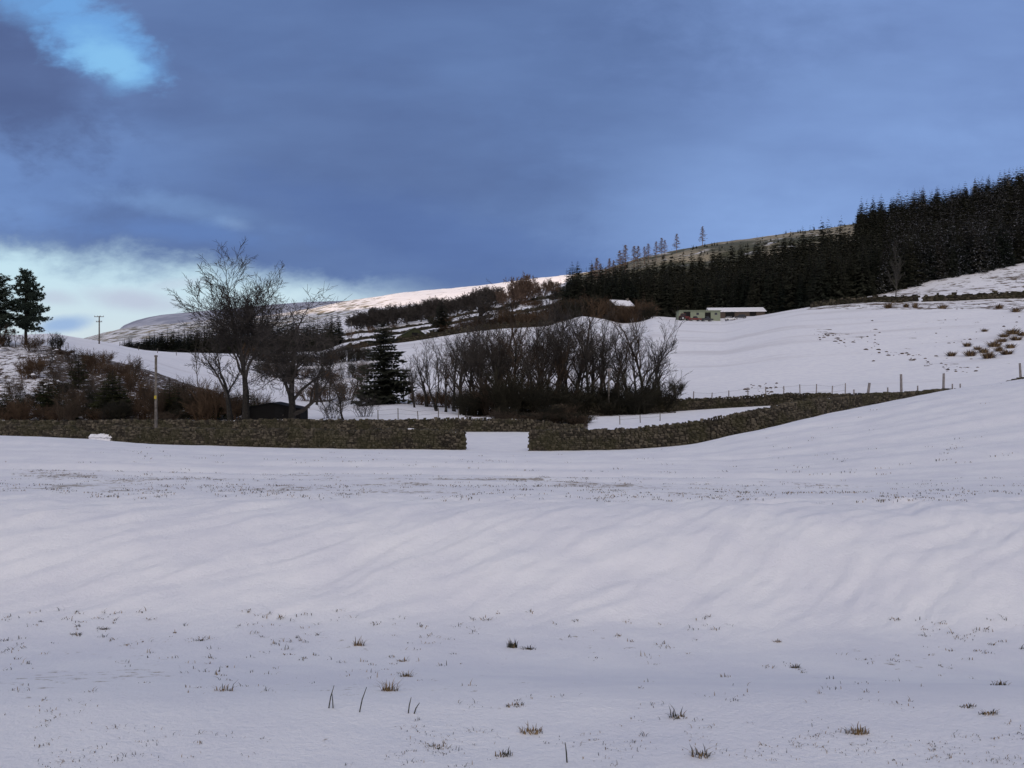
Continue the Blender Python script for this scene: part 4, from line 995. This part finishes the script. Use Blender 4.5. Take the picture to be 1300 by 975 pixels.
building('barn', at(933, 322, -1.3), -0.10, 'long brown barn with a snow covered roof right of the green shed', 21.5, 12, 3.0, 2.0, m_brown, m_snow, 0.5, 'x', 'barn', bx_)
def fx(root):
    for x in (-3, 0, 3): panel(root, 'window', (x, -3.53, 1.6), (0.9, 0.06, 1.1), m_glass, ('sill', (x, -3.58, 1.0), (1.1, 0.14, 0.1), m_postpale))
    m = MB(); m.box((3.6, 0, 5.7), (0.8, 0.8, 1.4)); link('chimney', m.mesh('chimney', [m_wallst]), root)
building('farmhouse', at(787, 320, 2.0), 0.45, 'farmhouse with a snowy roof showing over the brown hedge', 9, 7, 3.0, 2.4, m_wallst, m_snow, 0.3, 'x', 'house', fx)
def gb_(root): panel(root, 'door', (0, -4.53, 1.2), (2.4, 0.06, 2.3), m_black)
building('barn', at(524, 296, 0.4), 0.3, 'old barn with a mossy green roof on the field wall', 9.5, 9, 1.2, 2.9, m_greenroof, m_greenroof, 0.3, 'y', 'barn', gb_)

# ---------------------------------------------------------------- vehicles at the farm
m_red = simple('red_paint', (0.11, 0.02, 0.018), (0.15, 0.028, 0.024), 2, 0.4, 0, 0.4); m_white = simple('white_paint', (0.62, 0.62, 0.62), (0.7, 0.7, 0.7), 2, 0.35, 0, 0.4)
m_dkpaint = simple('dark_paint', (0.02, 0.02, 0.025), (0.035, 0.035, 0.04), 2, 0.4, 0, 0.4); m_tyre = simple('tyre', (0.015, 0.015, 0.015), (0.03, 0.03, 0.03)); m_rim = simple('rim', (0.3, 0.3, 0.3), (0.4, 0.4, 0.4), 2, 0.5)
def wheel(root, x, y, z, r, w):
    m = MB(); m.tube([(x, y - w/2, z), (x, y - w/2 + 0.001, z), (x, y + w/2 - 0.001, z), (x, y + w/2, z)], [r * 0.9, r, r, r * 0.9], 20); o = link('wheel', m.mesh('wheel', [m_tyre]), root)
    m = MB(); m.tube([(x, y - w/2 - 0.02, z), (x, y + w/2 + 0.02, z)], [r * 0.55, r * 0.55], 14); link('rim', m.mesh('rim', [m_rim]), o)
def tractor(px, Y, rz, label):
    root = empty('tractor', at(px, Y), rz, label, 'tractor')
    m = MB(); m.prism([(0.4, 0.75), (2.3, 0.75), (2.35, 1.35), (2.1, 1.55), (0.4, 1.65)], -0.42, 0.42); link('bonnet', m.mesh('bonnet', [m_red]), root)
    m = MB(); m.box((-0.35, 0, 0.95), (1.6, 0.7, 0.5)); link('chassis', m.mesh('chassis', [m_dkpaint]), root)
    m = MB()
    for (x, y) in ((-1.0, -.65), (-1.0, .65), (0.35, -.65), (0.35, .65)): m.box((x, y, 1.8), (0.08, 0.08, 1.3))
    c = link('cab', m.mesh('cab', [m_red]), root); panel(c, 'glass', (-0.32, 0, 1.95), (1.25, 1.2, 0.85), m_glass); 
    m = MB(); m.box((-0.33, 0, 2.50), (1.6, 1.5, 0.12)); link('roof', m.mesh('roof', [m_red]), root)
    for y in (-.8, .8):
        m = MB(); m.prism([(-1.6, 1.2), (-1.3, 1.75), (-0.3, 1.75), (0.0, 1.3), (-0.1, 1.28), (-0.4, 1.62), (-1.2, 1.62), (-1.5, 1.2)], y - 0.22, y + 0.22); link('mudguard', m.mesh('mudguard', [m_red]), root)
        wheel(root, -0.8, y, 0.8, 0.8, 0.42)
        wheel(root, 1.75, y * 0.85, 0.5, 0.5, 0.28)
    m = MB(); m.tube([(1.3, 0.2, 1.5), (1.3, 0.2, 2.4)], [0.05, 0.05], 6); link('exhaust', m.mesh('exhaust', [m_dkpaint]), root)
    return root
def car(px, Y, rz, label, mat, kind='car', pickup=False):
    root = empty('parked_' + kind, at(px, Y), rz, label, kind)
    if pickup: prof = [(-2.4, 0.45), (2.35, 0.45), (2.4, 0.95), (1.3, 1.08), (-2.4, 1.12)]; gl = [(-0.45, 1.1), (1.15, 1.07), (0.6, 1.72), (-0.35, 1.76)]
    else: prof = [(-2.1, 0.4), (2.1, 0.4), (2.15, 0.8), (1.2, 0.98), (-1.95, 1.05), (-2.15, 0.8)]; gl = [(-1.9, 1.04), (1.1, 0.98), (0.4, 1.45), (-1.5, 1.5)]
    m = MB(); m.prism(prof, -0.85, 0.85); link('body', m.mesh('body', [mat]), root)
    m = MB(); m.prism(gl, -0.74, 0.74); link('window', m.mesh('window', [m_glass]), root)
    zt = gl[2][1]; m = MB(); m.prism([(gl[3][0] - .03, gl[3][1] - 0.02), (gl[2][0] + .03, zt - 0.02), (gl[2][0] - .05, zt + 0.05), (gl[3][0] + .1, gl[3][1] + 0.05)], -0.72, 0.72); link('roof', m.mesh('roof', [mat]), root)
    for x in (-1.35, 1.35):
        for y in (-.8, .8): wheel(root, x, y, 0.34, 0.34, 0.22)
    for y in (-.6, .6):
        m = MB(); m.box((2.16 if not pickup else 2.40, y, 0.72), (0.06, 0.3, 0.16)); link('headlight', m.mesh('headlight', [m_white]), root)
    return root
tractor(868, 294, 0.25, 'red tractor parked in front of the left end of the green shed')
car(882, 293, 0.1, 'red pickup parked in front of the middle of the green shed', m_red, 'pickup', True)
car(897, 294, 0.2, 'dark pickup parked in front of the right end of the green shed', m_dkpaint, 'pickup', True)
car(927, 297, 0.15, 'white car parked in front of the long brown barn', m_white)
car(940, 298, 2.9, 'dark car parked at the right of the white car', m_dkpaint)
# ---------------------------------------------------------------- rushes and bracken on the right hill
def rush(h, w, seed, n=170, mats=None):
    r_ = random.Random(seed); mb = MB()
    for i in range(n):
        a = r_.uniform(0, 6.283); b = Vector((math.cos(a), math.sin(a), 0)) * w * 0.3 * r_.random() ** 0.5; d = Vector((math.cos(a), math.sin(a), 0))
        L = h * r_.uniform(0.5, 1); t = b + d * (w * 0.9 * r_.random() ** 1.5 * (L / h)) + Vector((0, 0, L * r_.uniform(0.5, 1.0))); s = Vector((-d.y, d.x, 0)) * 0.03
        mb.add([b - s - Vector((0, 0, .1)), b + s - Vector((0, 0, .1)), b.lerp(t, 0.6) + s * 0.8 - d * 0.03, b.lerp(t, 0.6) - s * 0.8 - d * 0.03, t], [[0, 1, 2, 3], [3, 2, 4]], 0 if r_.random() < 0.6 else 1)
    return mb.mesh('rush', [m_darkbr, m_straw])
m_darkbr = simple('bracken', (0.05, 0.03, 0.02), (0.10, 0.065, 0.04), 3)
RU = [rush(1.0, 1.4, 600 + i) for i in range(3)]
gr_ = 'brown rush clumps on the right hill'
for px, py, h, w in ((1208, 452, 1.2, 2.0), (1232, 452, 1.7, 2.6), (1228, 440, 1.2, 1.8), (1255, 455, 1.8, 2.6), (1262, 440, 1.7, 3.0), (1278, 450, 1.2, 2.4), (1275, 428, 1.2, 2.4), (1285, 424, 1.7, 3.4), (1290, 432, 1.2, 2.6), (1283, 442, 1.3, 2.2), (1268, 446, 1.4, 2.0), (1250, 421, 1.0, 1.6), (1241, 444, 1.0, 1.8), (1298, 426, 1.2, 2.6), (1249, 448, 1.4, 2.2), (1272, 434, 1.2, 2.6)):
    Y = hit(px, py, 105, 400); o = link('rush_clump', random.choice(RU), None, at(px, Y), rnd.uniform(0, 6), (w / 1.4, w / 1.4, h)); tag(o, 'brown rush clump in the patch high on the right hill', 'rushes', gr_)
for px, py, h, w in ((1128, 391, 2.2, 3.4), (1150, 390, 1.8, 2), (1162, 391, 2, 2), (1196, 392, 1.8, 3), (1268, 392, 2, 3.0), (1290, 396, 1.6, 3)):
    Y = hit(px, py, 105, 400); o = link('rush_clump', random.choice(RU), None, at(px, Y), rnd.uniform(0, 6), (w / 1.4, w / 1.4, h)); tag(o, 'rush clump just below the field wall on the right hill', 'rushes', 'rush clumps below the right field wall')
# loose tussocks and stones on the right hill
mb = MB(); r3 = random.Random(9)
for i in range(300):
    q = r3.random()
    if q < 0.35: t = r3.random(); px = 1035 + 200 * t + r3.gauss(0, 9); py = 424 + 50 * t + r3.gauss(0, 3)
    elif q < 0.75: px = r3.uniform(1060, 1300); py = r3.uniform(345, 393)
    elif q < 0.85: px = r3.gauss(968, 12); py = r3.gauss(493, 3)
    else: px = r3.uniform(1100, 1300); py = r3.uniform(395, 460)
    if py < 388 - (px - 1030) * 0.19: continue
    Y = hit(px, py, 104, 400)
    if Y > 390: continue
    p = at(px, Y); w = 0.12 + 0.35 * r3.random() ** 2; lump(mb, p, w * r3.uniform(0.7, 1.8), w * 0.7, w * 0.6, r3.uniform(0, 3), r3, 6)
tu = link('tussock', mb.mesh('tussock', [m_darkbr])); tag(tu, 'scattered tussocks and stones poking through the snow of the right hill', 'tussocks', None, 'stuff')

# ---------------------------------------------------------------- foreground grass
def blade(mb, p, h, lean, ang, w=0.006, mi=0):
    d = Vector((math.cos(ang), math.sin(ang), 0)); s = Vector((-d.y, d.x, 0)) * w
    a = p - Vector((0, 0, 0.02)); m_ = p + d * lean * 0.35 * h + Vector((0, 0, h * 0.6)); t = p + d * lean * h + Vector((0, 0, h))
    mb.add([a - s, a + s, m_ + s * 0.7, m_ - s * 0.7, t], [[0, 1, 2, 3], [3, 2, 4]], mi)
def tuft(px, py, w, h, n, label, dark=0.3, soil=True, lean=1.5, seed=0, thick_=0.003):
    r_ = random.Random(seed + int(px * 7 + py)); Y = hit(px, py, 2.5, 60); O = at(px, Y); mb = MB()
    if soil:
        vs = []
        lump(mb, Vector((0, 0, 0.012)), w * 0.45, w * 0.3, w * 0.12, 0, r_, 9)
        mb.m = [2] * len(mb.m)
    for i in range(int(n * 1.7)):
        a = r_.uniform(0, 6.283); b = Vector((math.cos(a) * w * 0.45, math.sin(a) * w * 0.22, 0)) * r_.random() ** 0.6
        blade(mb, b, 0.85 * h * (0.2 + 0.8 * r_.random() ** 2.2), lean * r_.uniform(0.1, 1), a + r_.gauss(0, .5), thick_, 1 if r_.random() < dark else 0)
    o = link('grass_tuft', mb.mesh('grass_tuft', [m_straw, m_darkgrass, m_soil]), None, O); return tag(o, label, 'grass tuft')
tuft(455, 820, 0.13, 0.085, 46, 'straw coloured tuft with spiky blades, left of centre in the foreground', 0.1)
tuft(650, 822, 0.10, 0.10, 40, 'darkest spiky tuft near the middle of the foreground', 0.95, thick_=0.006, lean=0.4)
tuft(671, 824, 0.17, 0.04, 40, 'flat dark tuft just right of the darkest spiky one', 0.9)
tuft(494, 877, 0.10, 0.075, 40, 'brown tuft with dark soil below the straw coloured one', 0.2)
tuft(516, 859, 0.11, 0.05, 36, 'dark brown tuft right above the soil based tuft', 0.6)
tuft(512, 840, 0.11, 0.035, 30, 'small flat brown tuft right of the straw coloured one', 0.3)
tuft(97, 806, 0.13, 0.04, 34, 'dark flat tuft at the far left of the foreground', 0.8)
tuft(132, 799, 0.18, 0.03, 30, 'long thin dark tuft right of the far left one', 0.8)
tuft(284, 877, 0.12, 0.05, 30, 'thin red brown tuft in the left foreground', 0.4, soil=False)
tuft(253, 814, 0.11, 0.035, 30, 'flat dark tuft in the left middle of the foreground', 0.8)
tuft(1010, 848, 0.11, 0.045, 40, 'dark tuft in the right foreground below the faint straw one', 0.7)
tuft(987, 816, 0.10, 0.035, 34, 'faint straw tuft at the foot of the right bank', 0.2)
tuft(1089, 932, 0.12, 0.05, 60, 'straw tuft near the bottom right of the foreground', 0.15)
tuft(1268, 870, 0.13, 0.035, 44, 'dark tuft near the right edge of the foreground', 0.7)
tuft(676, 931, 0.12, 0.05, 44, 'pale straw tuft near the bottom middle', 0.1, soil=False)
tuft(861, 911, 0.10, 0.06, 26, 'dark thin tuft right of the bottom middle', 0.7)
tuft(655, 898, 0.11, 0.02, 34, 'small flat brown tuft at the middle bottom', 0.5)
tuft(1254, 908, 0.10, 0.04, 30, 'reddish tuft low on the right edge', 0.3)
tuft(1228, 899, 0.11, 0.02, 30, 'flat dark tuft left of the reddish one', 0.6)
tuft(889, 962, 0.09, 0.06, 30, 'brown tuft close to the bottom edge, right of middle', 0.5)
tuft(556, 950, 0.12, 0.02, 30, 'flat brown smear of grass at the bottom edge, left of middle', 0.4)
tuft(639, 961, 0.08, 0.035, 30, 'tiny dark tuft at the bottom edge', 0.6, soil=False)
for i, (px, py, L, ln, lb) in enumerate(((417, 900, 0.115, 0.25, 'tall dark grass stalk leaning right, leftmost of the stalks'), (423, 900, 0.08, -0.08, 'shorter dark stalk beside the leftmost one'), (456, 904, 0.125, 0.3, 'tall dark stalk leaning right, alone between the pairs'), (518, 906, 0.08, 0.2, 'dark grass stalk, left one of the right pair'), (525, 907, 0.055, 0.55, 'short forked grass stalk right of the others'), (720, 968, 0.085, -0.1, 'single upright stalk at the bottom edge'))):
    mb = MB(); mb.tube([(0, 0, -0.01), (ln * L * 0.4, 0, L * 0.5), (ln * L, 0, L)], [0.0035, 0.003, 0.0015], 4)
    tag(link('grass_stalk', mb.mesh('grass_stalk', [m_darkgrass]), None, at(px, hit(px, py, 2.5, 30))), lb, 'grass stalk')
mb = MB(); r4 = random.Random(77)
for i in range(850):                     # thin sprigs of grass pushing through the snow
    q = r4.random()
    if q < 0.85: px = r4.uniform(-60, 1360); py = 775 + 190 * r4.random() ** 1.25 + 0.015 * (px - 650) * (px > 650)
    else: px = r4.uniform(-60, 1360); py = 975 - 40 * r4.random()
    if vnoise(px / 110, py / 45, 5) + 0.55 * r4.random() < 0.2: continue
    Y = hit(px, py, 2.2, 14); O = at(px, Y); w = r4.uniform(0.02, 0.10)
    for k in range(r4.randrange(3, 12)):
        b = O + Vector((r4.gauss(0, w * .5), r4.gauss(0, w * .3), 0)); blade(mb, b, (Y / 6.5) * (0.004 + 0.022 * r4.random() ** 1.6) * (1.6 if r4.random() < 0.1 else 1), r4.uniform(0.4, 2.6), r4.uniform(0, 6.28), 0.00055 * Y, 0 if r4.random() < 0.45 else 1)
for i in range(1500):                    # stubble on the shelf above the bank
    px = r4.uniform(-80, 1380); Y = 11.5 + 8 * r4.random() ** 1.4
    if vnoise(px / 60, Y / 1.2, 6) + 0.5 * r4.random() < 0.22 + 0.2 * (px > 800): continue
    O = at(px, Y)
    for k in range(r4.randrange(4, 10)):
        b = O + Vector((r4.gauss(0, .07), r4.gauss(0, .04), 0)); blade(mb, b, r4.uniform(0.008, 0.03), r4.uniform(0.4, 1.8), r4.uniform(0, 6.28), 0.006, 0 if r4.random() < 0.4 else 1)
for i in range(500):
    px = r4.uniform(-80, 1380); Y = r4.uniform(20, 42)
    if vnoise(px / 200, Y / 1.6, 7) + 0.5 * r4.random() < 0.33: continue
    O = at(px, Y)
    for k in range(5):
        b = O + Vector((r4.gauss(0, .15), r4.gauss(0, .05), 0)); blade(mb, b, r4.uniform(0.02, 0.06), r4.uniform(0.2, 1.4), r4.uniform(0, 6.28), 0.01, 0 if r4.random() < 0.4 else 1)
gs_ = link('dry_grass', mb.mesh('dry_grass', [m_straw, m_darkgrass])); tag(gs_, 'sparse dry grass poking through the foreground snow', 'grass', None, 'stuff')
print('done')
